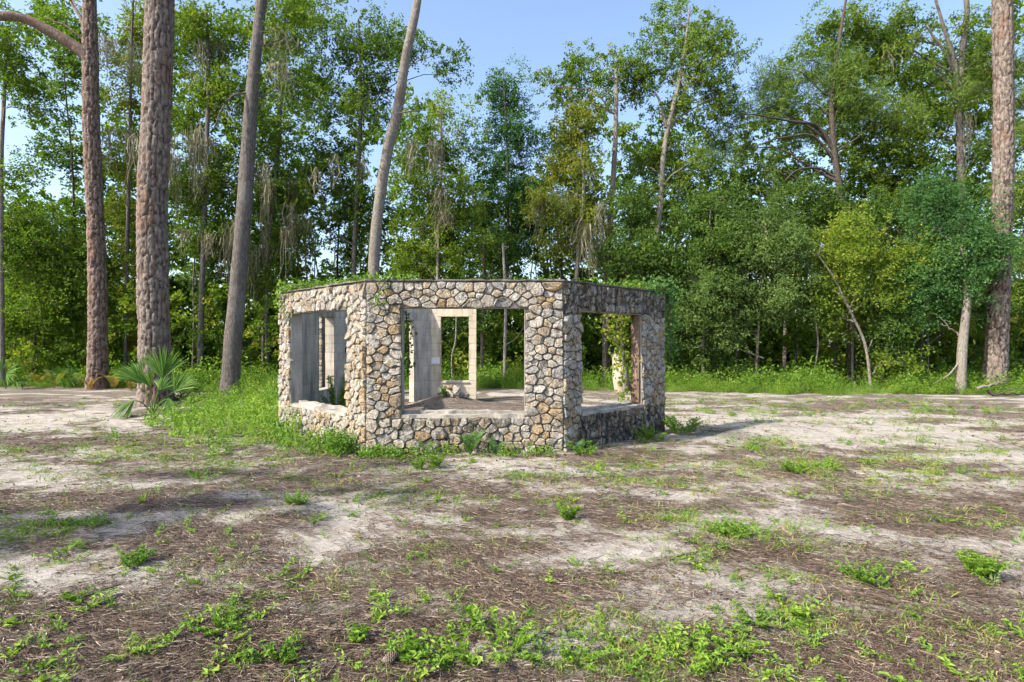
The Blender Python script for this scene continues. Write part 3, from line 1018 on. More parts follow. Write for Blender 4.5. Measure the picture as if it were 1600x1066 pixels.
def leaves_in(Lf, C, r, n, size, rs, tb, flat=.6, droop=0.0, needles=False):
    """leaf cloud round the clump centre C, gathered into sprays so the outline breaks up"""
    ns = max(4, int(n / 14))
    S = C + rs.normal(size=(ns, 3)) * np.array([r, r, r * flat]) * .58
    k = rs.integers(0, ns, n)
    P = S[k] + rs.normal(size=(n, 3)) * np.array([1, 1, .85]) * r * .17
    out = unit(P - C)
    N = unit(.75 * rs.normal(size=(n, 3)) + np.array([-.12, -.22, .40]) + .35 * out)
    st = rs.uniform(-.16, .16, ns)
    t = np.clip(tb + st[k] + rs.normal(size=n) * .11, 0, 1)
    if needles:
        Dn = unit(rs.normal(size=(n, 3)) + .5 * out + np.array([0, 0, .25]))
        V, Q, T = blades(P, Dn, size * 1.9 * rs.uniform(.7, 1.2, n), size * .17, rs)
        Lf.add(V, Q, T, np.repeat(t, 5))
    else:
        V, Q = leaf_quads(P, N, size, .55, rs)
        Lf.add(V, Q, None, np.repeat(t, 4))


def moss_strands(mb, C, r, n, length, rs):
    """beards of thin wavy strands gathered in a few tufts"""
    nt = max(3, n // 22)
    tc = C + rs.normal(size=(nt, 3)) * np.array([r, r * .8, r * .5])
    tl = rs.uniform(.3, 1.0, nt)
    k_ = rs.integers(0, nt, n)
    P0 = tc[k_] + rs.normal(size=(n, 3)) * np.array([.09, .09, .08])
    L = length * tl[k_] * rs.uniform(.3, 1.05, n)
    seg = 4
    side = unit(np.stack([rs.normal(size=n), rs.normal(size=n), np.zeros(n)], -1))
    wv = rs.normal(size=(n, seg + 1, 2)) * .085
    rows = []
    w0 = rs.uniform(.008, .022, n)
    for k in range(seg + 1):
        t = k / seg
        c = P0 + np.stack([wv[:, :k + 1, 0].sum(1), wv[:, :k + 1, 1].sum(1), -L * t], -1)
        c[:, :2] += (tc[k_] - P0)[:, :2] * t * .8
        w = (w0 * (1 - .7 * t))[:, None]
        rows += [c - side * w, c + side * w]
    V = np.stack(rows, 1).reshape(-1, 3)
    b = np.arange(n)[:, None, None] * (2 * (seg + 1))
    Q = (b + np.array([[2 * k, 2 * k + 1, 2 * k + 3, 2 * k + 2] for k in range(seg)])[None]).reshape(-1, 4)
    mb.add(V, Q, None, np.repeat(np.clip(rs.normal(.5, .2, n), 0, 1), 2 * (seg + 1)))


def tree(name, label, d, trunk, regions=(), mat='leaf_mid', bark='bark_grey', leaf=.112, dens=1.0, tb=.45, moss=(), needles=False,
         style='plain', seed=0, cat='tree', base=True, limbs=(), dy=0.0, flare=1.0, clump=(.38, .72), group=None, twigs=1.0, bare=(), tw=.57):
    """trunk: (px, py, width px) along the stem; regions of foliage: (px, py, rx px, ry px, weight[, depth shift])"""
    global CROWN_LEAVES
    rs = np.random.default_rng(1000 + seed)
    s = d / FOC
    pts = [[X(a, d), d + dy * (HY + 80 - b_) / 500.0, Z(b_, d)] for (a, b_, w) in trunk]
    rad = [w * s * .5 * tw * math.cos(math.atan((a - CX) / FOC)) for (a, b_, w) in trunk]
    if base:
        g = gh(pts[0][0], d)
        if pts[0][2] - g > .25:
            pts.insert(0, [pts[0][0], d, g - .12]); rad.insert(0, rad[0] * 1.12)
        else: pts[0][2] = g - .12
    pts = np.array(pts); rad = np.array(rad)
    n = 8 if style != 'plated' else 1
    if style == 'plated':
        Pd = spline(pts, 12)
        sl = np.concatenate([[0], np.cumsum(np.linalg.norm(np.diff(Pd, axis=0), axis=1))])
        so = np.concatenate([[0], np.cumsum(np.linalg.norm(np.diff(pts, axis=0), axis=1))]) ; so = so / so[-1] * sl[-1]
        m = int(sl[-1] / .036)
        q = np.linspace(0, sl[-1], m)
        P = np.stack([np.interp(q, sl, Pd[:, k]) for k in range(3)], -1); R = np.interp(q, so, rad)
    else:
        P = spline(pts, n); R = np.interp(np.linspace(0, len(pts) - 1, len(P)), np.arange(len(pts)), rad)
    hz = np.clip(1 - (P[:, 2] - P[0, 2]) / .9, 0, 1)
    R = R * (1 + .32 * flare * hz ** 2)
    t = empty(name, (P[0, 0], P[0, 1], P[0, 2] + .12), label, cat, group)
    mb = MB()
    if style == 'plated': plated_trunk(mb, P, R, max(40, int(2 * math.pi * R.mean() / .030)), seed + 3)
    else: fluted_trunk(mb, P, R, 14 if R.max() > .1 else 7, seed + 3)
    mb.build('trunk', M[bark], t, WPOS[t.name], True)
    Lf = MB()
    lean = .25
    for (path, w0, w1) in limbs:
        LP = spline(np.array([[X(a, d + (c if c else 0)), d + (c if c else 0), Z(b_, d + (c if c else 0))] for (a, b_, c) in path]), 6)
        LP = LP + np.cumsum(rs.normal(size=LP.shape) * .012, 0)
        lb = MB(); V, Q, T = tube(LP, np.linspace(w0, w1, len(LP)) * s * .5 * (tw if tw == 1 else .8), 8); lb.add(V, Q, T)
        lb.build('limb', M[bark], t, WPOS[t.name], True)
    for rg in regions:
        px, py, rx, ry, wt = rg[:5]; dz = rg[5] if len(rg) > 5 else 0.0
        c = np.array([X(px, d), d + dz + .45 + rs.normal() * .3, Z(py, d)])
        ex = np.array([rx * s, rx * s * .8, ry * s]) * 1.1
        k_tr = int(np.argmin(np.abs(P[:, 2] - (c[2] - .45 * abs(c[0] - np.interp(c[2], P[:, 2], P[:, 0])) - ex[2] * .4)))) if P[-1, 2] > c[2] - 3 else len(P) - 1
        a = P[k_tr]
        mid = (a + c) / 2 + np.array([rs.normal() * .2, rs.normal() * .2, .10 * np.linalg.norm(c - a)])
        LP = spline([a, mid, c], 6)
        LP[1:] += np.cumsum(rs.normal(size=(len(LP) - 1, 3)) * .04, 0)
        r0 = min(R[k_tr] * .5, .016 + .011 * np.linalg.norm(c - a))
        lb = MB(); V, Q, T = tube(LP, np.linspace(r0, .009, len(LP)), 6); lb.add(V, Q, T)
        cr = np.mean(clump)
        ncl = max(3, int(wt * dens * CLUMPS * ex[0] * ex[2] / (cr * cr) + .5))
        for i in range(ncl):
            v = unit(rs.normal(size=3)) * rs.uniform(.15, 1.0) ** .55
            C = c + v * ex
            if C[2] < .5: C[2] = .5 + rs.uniform(0, .3)
            r = rs.uniform(*clump)
            if twigs > 0 and rs.uniform() < twigs * .6:
                j = rs.integers(len(LP) // 2, len(LP))
                tm = (LP[j] + C) / 2 + rs.normal(size=3) * .12
                TP = spline([LP[j], tm, C], 3)
                V, Q, T = tube(TP, np.linspace(.012, .004, len(TP)), 4); lb.add(V, Q, T)
            nleaf = int(210 * (r / .55) ** 2 * (.14 / leaf) ** 2 * (1.3 if needles else 1.0))
            leaves_in(Lf, C, r, nleaf, leaf, rs, tb + rs.normal() * .13 + .06 * v[2], .95, needles=needles)
            CROWN_LEAVES += nleaf
        lb.build('limb', M[bark], t, WPOS[t.name], True)
    for (path, w0) in bare:                    # dead or leafless side branches
        LP = spline(np.array([[X(a, d), d + rs.normal() * .2, Z(b_, d)] for (a, b_) in path]), 5)
        lb = MB(); V, Q, T = tube(LP, np.linspace(w0, w0 * .25, len(LP)) * s * .5, 5); lb.add(V, Q, T)
        lb.build('limb', M[bark], t, WPOS[t.name], True)
    for (px, py, rx, ln, cnt) in moss:
        Ms = MB(); C = np.array([X(px, d), d + rs.normal() * .3, Z(py, d)])
        C[1] -= .35
        moss_strands(Ms, C, rx * s * 1.15, int(cnt * 1.25), ln * s, rs)
        tag(Ms.build('hanging_moss', M['moss'], t, tuple(C)), kind='stuff')
    if Lf.n: Lf.build('crown', M[mat], t, WPOS[t.name])
    return t


# --- the trunks that stand clear of the wood
tree('pine_tree', 'thickest pine with deep grey bark plates, fan palm at its foot', 14.6, [(243, 628, 52), (241, 520, 50), (238, 330, 47), (245, 170, 46), (250, 0, 44), (256, -260, 38), (258, -420, 26)],
     [(230, -330, 130, 60, .14), (330, -300, 100, 60, .14), (180, -400, 90, 50, .14)], 'needle', 'bark_pine', style='plated', needles=True, tw=1.0, seed=1, flare=1.0)
tree('forked_tree', 'rust brown tree forking at the top into an arching left limb', 19.5, [(152, 600, 33), (153, 480, 30), (149, 340, 27), (143, 200, 27), (141, 90, 25), (140, 0, 21), (138, -120, 14)],
     [(60, -30, 90, 45, .14), (160, -80, 100, 60, .14), (60, 30, 50, 18, .5)], 'leaf_mid', 'bark_rust', style='plated', tw=1.0, seed=2, leaf=0.128,
     limbs=[([(141, 95, 0), (118, 75, -.1), (80, 52, -.3), (30, 30, -.6), (-40, 28, -.9), (-110, 0, -1)], 20, 9), ([(140, 85, 0), (128, 30, .2), (112, 0, .4), (90, -60, .5)], 7, 3)])
tree('leaning_oak', 'grey smooth-barked trunk leaning rightwards between the big pine and the ruin', 15.2, [(358, 622, 34), (362, 560, 31), (373, 430, 27), (386, 260, 24), (396, 120, 20), (409, 0, 17), (424, -140, 12)],
     [(440, 35, 50, 40, .55, .4), (425, 120, 40, 30, .4, .5), (470, -60, 110, 50, .14), (380, -80, 90, 50, .14)], 'leaf_mid', 'bark_grey', tw=1.0, seed=3, leaf=0.104,
     limbs=[([(394, 150, 0), (380, 146, -.2), (358, 160, -.4), (338, 200, -.5)], 4, 1.5)], moss=[(428, 110, 14, 80, 34), (440, 60, 14, 60, 30)])
tree('bare_leaning_tree', 'tall pale trunk without low branches curving up behind the ruin', 19.0, [(583, 470, 18), (585, 400, 18), (591, 330, 17), (606, 235, 17), (622, 170, 16), (634, 90, 14), (650, 15, 13), (664, -80, 10)],
     [(690, -90, 120, 50, .14), (600, -110, 90, 50, .14)], 'leaf_mid', 'bark_pale', tw=1.0, seed=4, bare=[([(621, 180), (650, 178), (672, 165)], 3)])
tree('pine_tree', 'tall straight pine with scaly bark near the right edge', 18.6, [(1554, 606, 41), (1558, 520, 36), (1566, 330, 33), (1568, 150, 33), (1566, 0, 32), (1568, -200, 28), (1570, -420, 18)],
     [(1480, -330, 140, 60, .14), (1640, -300, 130, 60, .14)], 'needle', 'bark_pine', style='plated', needles=True, tw=1.0, seed=5)
tree('ivy_clad_tree', 'slim pale trunk hung with bluish creeper left of the right-hand pine', 18.0, [(1500, 604, 18), (1504, 540, 17), (1511, 470, 14), (1506, 420, 9), (1503, 390, 6)],
     [(1500, 330, 42, 50, 1.6), (1520, 400, 45, 40, 1.6), (1480, 420, 45, 30, 1.2), (1545, 370, 28, 40, 1.0), (1470, 500, 30, 26, .8), (1500, 455, 30, 24, 1.0)], 'leaf_blue', 'bark_pale', tw=1.0, seed=6, leaf=0.096, tb=.5,
     bare=[([(1505, 560), (1480, 585), (1465, 600)], 4)])

# --- edge of the wood, left
tree('edge_tree', 'broadleaf at the far left edge with pale stem against the sky', 20.5, [(3, 600, 20), (2, 400, 16), (2, 250, 15), (6, 160, 13), (10, 60, 9)],
     [(30, 110, 60, 36, .7), (10, 60, 60, 30, .6), (22, 262, 32, 20, .8), (60, 160, 46, 24, .6), (10, 20, 60, 24, .5)], 'leaf_mid', 'bark_pale', seed=10)
tree('edge_tree', 'open-crowned dark broadleaf behind the forked trunk with sky between sprays', 23.5, [(122, 600, 9), (118, 420, 8), (113, 260, 7), (104, 160, 5), (98, 90, 3)],
     [(100, 110, 44, 26, .6), (85, 230, 48, 22, .8), (110, 265, 46, 24, .8), (135, 325, 50, 20, .8), (95, 345, 46, 18, .6), (70, 150, 34, 20, .5), (115, 60, 50, 30, .6)], 'leaf_dark', 'bark_dark', seed=11, leaf=0.136, clump=(.35, .6))
tree('edge_tree', 'bushy low broadleaf filling the left edge below the sky', 21.5, [(52, 600, 9), (56, 480, 7), (58, 380, 5)],
     [(40, 380, 72, 46, 1.4), (30, 470, 70, 50, 1.3), (100, 410, 50, 36, 1.2), (20, 330, 40, 20, .7), (95, 480, 46, 38, 1.0), (50, 550, 80, 24, .8)], 'leaf_mid', 'bark_dark', seed=12, leaf=0.112, tb=.4)
tree('edge_tree', 'moss-draped tree with yellowish top between the forked trunk and thick pine', 22.5, [(196, 600, 14), (198, 430, 12), (202, 250, 10), (205, 100, 8), (208, 0, 6)],
     [(205, 40, 42, 26, .9), (200, 150, 40, 30, .7), (190, 250, 34, 34, .9), (205, 330, 40, 38, 1.0), (190, 400, 40, 30, .9), (200, 480, 46, 40, .8), (180, 90, 30, 20, .4)], 'leaf_yellow', 'bark_grey', seed=13,
     moss=[(198, 92, 22, 85, 110), (207, 205, 16, 90, 80), (180, 55, 16, 60, 50)])
tree('edge_tree', 'tall leafy tree hung with grey moss right of the thickest pine', 21.0, [(312, 600, 20), (314, 500, 18), (318, 380, 15), (322, 250, 13), (326, 120, 11), (322, 10, 8)],
     [(300, 40, 50, 36, .9), (345, 60, 40, 36, .8), (310, 120, 52, 34, .9), (285, 165, 34, 26, .8), (350, 150, 36, 34, .8), (300, 300, 46, 40, 1.2), (345, 290, 40, 36, .9), (320, 370, 56, 28, 1.0), (335, 220, 36, 28, .7), (290, 230, 26, 24, .6)],
     'leaf_mid', 'bark_grey', seed=14, tb=.5, moss=[(290, 225, 22, 130, 150), (300, 60, 18, 80, 70), (275, 260, 12, 120, 70), (330, 370, 26, 90, 110)])
tree('edge_tree', 'shaggy moss-covered tree between the leaning grey trunk and the ruin', 22.5, [(420, 600, 12), (416, 480, 12), (420, 380, 11), (432, 270, 10), (440, 150, 8), (446, 30, 6)],
     [(450, 40, 50, 36, .8), (430, 140, 44, 34, .8), (460, 100, 36, 28, .7), (420, 230, 40, 34, .9), (455, 290, 40, 36, 1.0), (415, 320, 40, 34, 1.0), (450, 380, 46, 28, 1.0), (405, 440, 36, 30, 1.0), (440, 200, 30, 20, .5)],
     'leaf_mid', 'bark_grey', seed=15, tb=.42, moss=[(435, 280, 28, 120, 190), (420, 395, 28, 110, 170), (410, 170, 16, 90, 70), (450, 330, 20, 100, 80)], bare=[([(413, 600), (409, 520), (402, 460), (412, 420)], 6)])

# --- behind the ruin
tree('tall_sweetgum', 'tall sweetgum-like tree with open spreading top left of the curved pale trunk', 23.0, [(552, 600, 14), (553, 420, 13), (558, 300, 12), (563, 200, 10), (563, 110, 8), (560, 30, 5)],
     [(560, 30, 46, 28, .8), (520, 75, 40, 24, .7), (600, 70, 44, 28, .8), (540, 130, 50, 26, .9), (505, 170, 40, 22, .7), (600, 130, 40, 24, .7), (570, 180, 50, 22, .8), (500, 225, 36, 20, .5), (640, 60, 40, 26, .7),
      (545, 245, 46, 22, .8), (690, 75, 40, 14, .6), (520, 290, 40, 22, .7), (570, 320, 44, 26, .8), (500, 345, 30, 24, .5), (470, 20, 50, 26, .6), (700, 110, 18, 14, .5), (545, 390, 46, 26, .7)],
     'leaf_dark', 'bark_grey', seed=20, tb=.55, leaf=0.121, clump=(.34, .6), moss=[(545, 255, 16, 60, 60)])
tree('slim_tree', 'slim moss-hung tree rising behind the left half of the middle window', 21.5, [(685, 600, 10), (684, 420, 9), (688, 320, 8), (690, 230, 6), (688, 170, 4)],
     [(690, 170, 34, 26, .7), (665, 215, 40, 24, .8), (705, 240, 40, 24, .9), (650, 290, 46, 28, 1.0), (700, 310, 46, 26, 1.0), (660, 350, 50, 28, 1.2), (715, 360, 40, 28, 1.0), (640, 400, 46, 24, 1.1), (700, 405, 46, 24, 1.1), (630, 240, 24, 18, .5)],
     'leaf_mid', 'bark_pale', seed=21, tb=.5, moss=[(683, 235, 10, 70, 70), (670, 330, 22, 60, 90), (700, 300, 16, 60, 50)])
tree('feathery_tree', 'feathery cone-shaped cypress standing against open sky behind the middle window', 24.5, [(790, 600, 9), (792, 420, 8), (794, 300, 7), (790, 180, 5), (786, 105, 3)],
     [(786, 122, 22, 20, .9), (770, 150, 28, 18, .8), (805, 160, 28, 18, .8), (790, 195, 46, 20, 1.0), (755, 220, 36, 18, .7), (825, 225, 34, 18, .8), (790, 250, 56, 22, 1.0), (745, 280, 40, 20, .8), (835, 290, 36, 22, .9), (795, 310, 58, 24, 1.0), (750, 340, 44, 24, 1.0), (830, 350, 40, 24, 1.0), (790, 385, 66, 28, 1.0)],
     'leaf_blue', 'bark_grey', seed=22, leaf=0.100, tb=.55, clump=(.3, .55))
tree('yellowing_tree', 'straight-stemmed tree with dusty top and yellowing clumps behind the ruin corner', 22.0, [(946, 600, 18), (947, 440, 17), (954, 340, 16), (961, 230, 14), (963, 140, 11), (962, 110, 6)],
     [(925, 75, 36, 16, .7), (985, 85, 36, 20, .8), (955, 115, 48, 20, .9), (900, 95, 26, 12, .5), (1000, 130, 30, 22, .6), (870, 130, 40, 24, .8), (930, 155, 40, 18, .6)],
     'leaf_mid', 'bark_pale', seed=23, tb=.42, leaf=0.112, clump=(.32, .55))
tree('yellowing_tree', 'short tree with yellow-green foliage and hanging moss left of the straight stem', 21.0, [(903, 600, 14), (900, 460, 12), (905, 380, 11), (912, 300, 9), (908, 220, 6)],
     [(895, 195, 42, 30, 1.3), (880, 240, 40, 24, 1.0), (915, 270, 40, 20, .8), (905, 310, 54, 26, 1.2), (870, 330, 40, 22, .9), (920, 350, 44, 26, 1.0), (880, 380, 50, 26, 1.0), (860, 290, 30, 20, .6)],
     'leaf_yellow', 'bark_pale', seed=24, moss=[(905, 335, 26, 90, 140), (925, 380, 20, 80, 80)])
tree('leaning_gum', 'light-barked tree leaning rightwards with airy dusty crown highest in the middle', 22.5, [(1008, 600, 20), (1014, 440, 19), (1030, 340, 17), (1036, 250, 15), (1045, 195, 14), (1062, 125, 11), (1072, 60, 7), (1078, 10, 4)],
     [(1060, 20, 50, 22, .7), (1110, 40, 44, 22, .7), (1030, 60, 40, 18, .6), (1085, 75, 50, 20, .8), (1130, 90, 40, 22, .8), (1040, 105, 40, 18, .7), (1100, 125, 50, 20, .8), (1010, 110, 24, 16, .4), (1150, 140, 34, 22, .6), (1040, 160, 40, 18, .7), (1110, 170, 46, 18, .6),
      (1060, 225, 44, 20, .9), (1090, 260, 40, 24, .8), (1010, 250, 40, 24, .8), (1040, 300, 50, 26, 1.0), (1000, 330, 40, 24, 1.0), (1080, 330, 50, 26, 1.0)],
     'leaf_mid', 'bark_pale', seed=25, tb=.45, leaf=0.108, clump=(.32, .55), limbs=[([(1046, 200, 0), (1062, 182, .2), (1090, 165, .3), (1120, 150, .4)], 5, 2), ([(1040, 200, 0), (1032, 160, .2), (1018, 140, .3)], 8, 3)])
tree('shade_tree', 'dark-stemmed leafy tree low behind the ruin between the two light trunks', 20.5, [(975, 600, 12), (972, 440, 11), (985, 380, 9), (980, 320, 6)],
     [(980, 330, 40, 28, 1.1), (965, 390, 44, 28, 1.0), (1010, 400, 50, 32, 1.3), (1040, 440, 46, 26, 1.1), (1000, 450, 40, 22, 1.0)], 'leaf_dark', 'bark_dark', seed=26)

# --- right side
tree('wild_pine', 'dark-limbed pine reaching out leftwards over the wood on the right', 23.0, [(1330, 600, 24), (1328, 420, 22), (1318, 330, 20), (1304, 240, 18), (1300, 150, 14), (1312, 60, 10), (1325, -20, 6)],
     [(1215, 105, 40, 18, .9), (1260, 90, 46, 20, .9), (1180, 165, 46, 20, .9), (1235, 150, 50, 20, .9), (1300, 110, 50, 24, .9), (1150, 205, 44, 20, .9), (1330, 165, 56, 22, .9), (1370, 130, 50, 22, .9), (1120, 245, 44, 18, .8), (1270, 200, 40, 14, .5), (1395, 190, 50, 24, .9), (1180, 260, 40, 16, .6)],
     'needle', 'bark_dark', seed=30, needles=True, leaf=0.121, tb=.55,
     limbs=[([(1304, 235, 0), (1280, 198, -.2), (1240, 190, -.5), (1200, 182, -.8), (1160, 175, -1)], 8, 2), ([(1304, 250, 0), (1270, 212, -.2), (1220, 215, -.4), (1175, 228, -.6)], 6, 2), ([(1310, 280, 0), (1280, 262, 0), (1240, 268, -.2), (1210, 300, -.3)], 6, 2)])
tree('tall_oak', 'tallest broadleaf on the right, its grey stem forking below the top edge', 24.0, [(1505, 600, 26), (1505, 420, 25), (1502, 280, 24), (1498, 180, 20), (1492, 100, 17), (1480, 60, 12), (1462, 0, 8)],
     [(1390, 30, 60, 28, .8), (1330, 40, 50, 26, .8), (1440, 50, 50, 26, .7), (1290, 50, 40, 22, .8), (1370, 85, 56, 22, .8), (1420, 110, 50, 24, .8), (1520, 40, 40, 24, .6), (1540, 90, 40, 24, .8), (1460, 150, 40, 24, .8), (1430, 190, 50, 24, .9), (1380, 230, 56, 26, .9),
      (1540, 170, 40, 26, .8), (1440, 250, 50, 26, .9), (1400, 290, 56, 26, 1.0), (1545, 240, 36, 26, .8), (1340, 270, 50, 26, .9), (1470, 310, 44, 26, 1.0)],
     'leaf_mid', 'bark_grey', seed=31, tb=.42, leaf=0.121, limbs=[([(1496, 170, 0), (1503, 90, .1), (1508, 30, .2), (1506, -30, .3)], 13, 8), ([(1490, 110, 0), (1470, 72, -.2), (1450, 40, -.3)], 7, 3)], moss=[(1405, 70, 12, 60, 50), (1490, 180, 14, 90, 60)])
tree('edge_tree', 'pine-like foliage tree at the far right edge behind the straight pine', 23.0, [(1612, 600, 22), (1608, 300, 18), (1604, 100, 12)],
     [(1590, 90, 40, 26, .9), (1600, 150, 44, 24, .9), (1580, 200, 36, 24, .9), (1600, 300, 40, 40, .9), (1590, 400, 44, 40, 1.1), (1595, 500, 40, 40, 1.0), (1530, 130, 30, 20, .6)], 'needle', 'bark_grey', seed=32, needles=True, leaf=0.121, tb=.6)
tree('vine_thicket', 'pale grey-green tree smothered in dead vine stems right of the ruin', 19.5, [(1180, 604, 8), (1186, 500, 8), (1192, 420, 6), (1196, 360, 4)],
     [(1190, 360, 60, 28, 1.2), (1160, 410, 56, 34, 1.3), (1225, 400, 56, 34, 1.3), (1140, 460, 56, 34, 1.1), (1200, 460, 60, 32, 1.1), (1120, 520, 50, 34, 1.0), (1090, 470, 46, 34, 1.1), (1220, 340, 36, 16, .7)], 'leaf_pale', 'twig', seed=33, leaf=0.092, tb=.4,
     bare=[([(1190, 470), (1180, 400), (1192, 370), (1186, 345)], 3), ([(1200, 480), (1210, 420), (1200, 380), (1215, 350)], 3), ([(1170, 470), (1165, 420), (1180, 390)], 3), ([(1188, 560), (1150, 545), (1110, 545)], 3)])
tree('edge_tree', 'sunlit broadleaf with layered light green sprays in front of the right-hand wood', 19.0, [(1362, 606, 9), (1352, 540, 9), (1330, 490, 8), (1300, 430, 6), (1275, 395, 4)],
     [(1330, 400, 56, 24, 1.2), (1380, 420, 46, 24, 1.1), (1290, 440, 46, 28, 1.0), (1370, 460, 50, 20, .9), (1420, 410, 46, 28, 1.0), (1330, 365, 50, 20, .8), (1320, 490, 40, 20, .6), (1415, 520, 36, 24, .7), (1395, 560, 26, 20, .6)], 'leaf_mid', 'bark_pale', seed=34, tb=.62, leaf=0.096)
tree('edge_tree', 'round-leaved thicket tree directly beside the right end of the ruin', 20.0, [(1098, 604, 9), (1100, 500, 8), (1106, 400, 6), (1110, 330, 4)],
     [(1110, 330, 46, 26, .9), (1090, 380, 50, 28, 1.0), (1130, 390, 46, 26, .9), (1075, 440, 44, 34, 1.2), (1060, 510, 40, 36, 1.2), (1100, 560, 50, 24, .9), (1140, 300, 40, 22, .8)], 'leaf_dark', 'bark_grey', seed=35, tb=.5)
tree('edge_tree', 'deep green tree filling the wood between dark pine and tall oak', 21.5, [(1440, 604, 14), (1438, 480, 12), (1430, 380, 9), (1426, 320, 6)],
     [(1430, 330, 60, 26, 1.1), (1390, 350, 50, 28, 1.0), (1470, 380, 50, 30, 1.1), (1425, 440, 54, 30, 1.0), (1460, 480, 44, 34, 1.0), (1370, 500, 44, 26, .6), (1300, 330, 46, 26, 1.0), (1260, 300, 46, 24, .9), (1550, 470, 40, 40, 1.0)], 'leaf_dark', 'bark_grey', seed=36, tb=.5)
tree('edge_tree', 'mid green tree in the gap above the vine-covered thicket', 24.5, [(1225, 600, 12), (1228, 420, 10), (1218, 310, 8), (1208, 270, 5)],
     [(1150, 300, 46, 24, .8), (1200, 300, 46, 22, .8), (1120, 350, 46, 30, .9), (1260, 350, 50, 28, .9), (1180, 370, 56, 28, .9), (1245, 255, 36, 16, .5)], 'leaf_mid', 'bark_pale', seed=37, tb=.35, leaf=0.128)

# --- slender stems showing in the shade under the wood edge
SAP = [('bare twisting sapling with light bark in front of the right-hand shade', 19.4, [(1270, 596, 5), (1278, 540, 5), (1274, 500, 4), (1270, 462, 3)]),
       ('dark stem just left of the twisting light sapling', 20.6, [(1240, 596, 6), (1246, 520, 6), (1252, 440, 5), (1250, 380, 4)]),
       ('straight brown trunk in shade left of the leaning sprayed tree', 22.0, [(1305, 598, 12), (1304, 520, 11), (1302, 430, 9), (1300, 360, 7)]),
       ('reddish trunk deep in shade right of the brown one', 22.6, [(1325, 598, 13), (1326, 520, 12), (1326, 430, 9), (1330, 360, 7)]),
       ('pale straight stem right beside the reddish shaded trunk', 20.4, [(1332, 600, 8), (1332, 540, 8), (1334, 480, 7), (1338, 400, 5)]),
       ('crooked slanting dead stem right of the leaning sprayed tree', 19.0, [(1437, 602, 5), (1415, 575, 5), (1395, 545, 4), (1385, 500, 3)]),
       ('thin upright stem in shade left of the creeper-clad trunk', 20.0, [(1452, 598, 4), (1450, 540, 4), (1452, 480, 3), (1448, 420, 2)]),
       ('slender brown stem standing at the left of the vine thicket', 20.2, [(1150, 600, 6), (1151, 530, 6), (1150, 470, 5), (1152, 400, 4)]),
       ('thin dark stem seen left through the side window of the ruin', 21.5, [(1085, 600, 4), (1086, 540, 4), (1082, 470, 3), (1084, 400, 3)]),
       ('smooth light trunk framed by the right part of the middle window', 20.2, [(788, 606, 10), (789, 540, 9), (790, 470, 9), (786, 380, 7)]),
       ('brownish trunk seen right of the block pier through the middle window', 21.0, [(753, 600, 9), (753, 530, 9), (754, 470, 8), (756, 380, 6)]),
       ('forked crooked sapling visible through the small back window', 20.2, [(708, 600, 4), (706, 560, 4), (712, 530, 4), (713, 490, 3), (716, 440, 2)]),
       ('thick shaded trunk seen high in the side window of the ruin', 21.0, [(945, 600, 16), (946, 540, 16), (952, 480, 14), (966, 430, 12), (975, 380, 9)]),
       ('grey stem in the shade left of the ruin behind the leaning trunk', 21.5, [(300, 600, 6), (303, 500, 6), (302, 440, 5), (306, 380, 4)]),
       ('dark thin trunk at the far left below the bushy broadleaf', 22.5, [(25, 600, 7), (24, 520, 6), (26, 450, 5), (28, 380, 4)]),
       ('second dark thin trunk left of the forked tree', 23.0, [(68, 600, 6), (70, 520, 5), (71, 450, 5), (70, 390, 4)]),
       ('dark slim stem left of the curved pale trunk above the ruin', 24.5, [(527, 600, 7), (527, 430, 6), (530, 350, 5), (532, 290, 3)]),
       ('black-looking slim trunk right of the feathery cypress', 24.0, [(862, 600, 8), (866, 440, 7), (872, 380, 6), (868, 320, 4)]),
       ('paired dark stem left of the feathery cypress', 24.0, [(757, 600, 6), (758, 430, 5), (760, 370, 5), (764, 320, 3)])]
for i, (lab, d, tr) in enumerate(SAP):
    top = tr[-1]
    tree('sapling', lab, d, tr, [(top[0], top[1], 30, 18, .8), (top[0] + 8, top[1] + 45, 26, 16, .5)], ['leaf_mid', 'leaf_dark'][i % 2], ['bark_pale', 'bark_dark', 'bark_rust', 'bark_rust', 'bark_pale', 'bark_pale', 'bark_pale', 'bark_grey', 'bark_dark', 'bark_pale', 'bark_rust', 'bark_pale', 'bark_dark', 'bark_grey', 'bark_dark', 'bark_dark', 'bark_dark', 'bark_dark', 'bark_dark'][i], seed=60 + i, leaf=0.104, flare=.6, group='slender stems at the wood edge',
         bare=[([(tr[1][0], tr[1][1]), (tr[1][0] + 18, tr[1][1] - 12), (tr[1][0] + 30, tr[1][1] - 30)], 2)] if i % 3 == 0 else ())

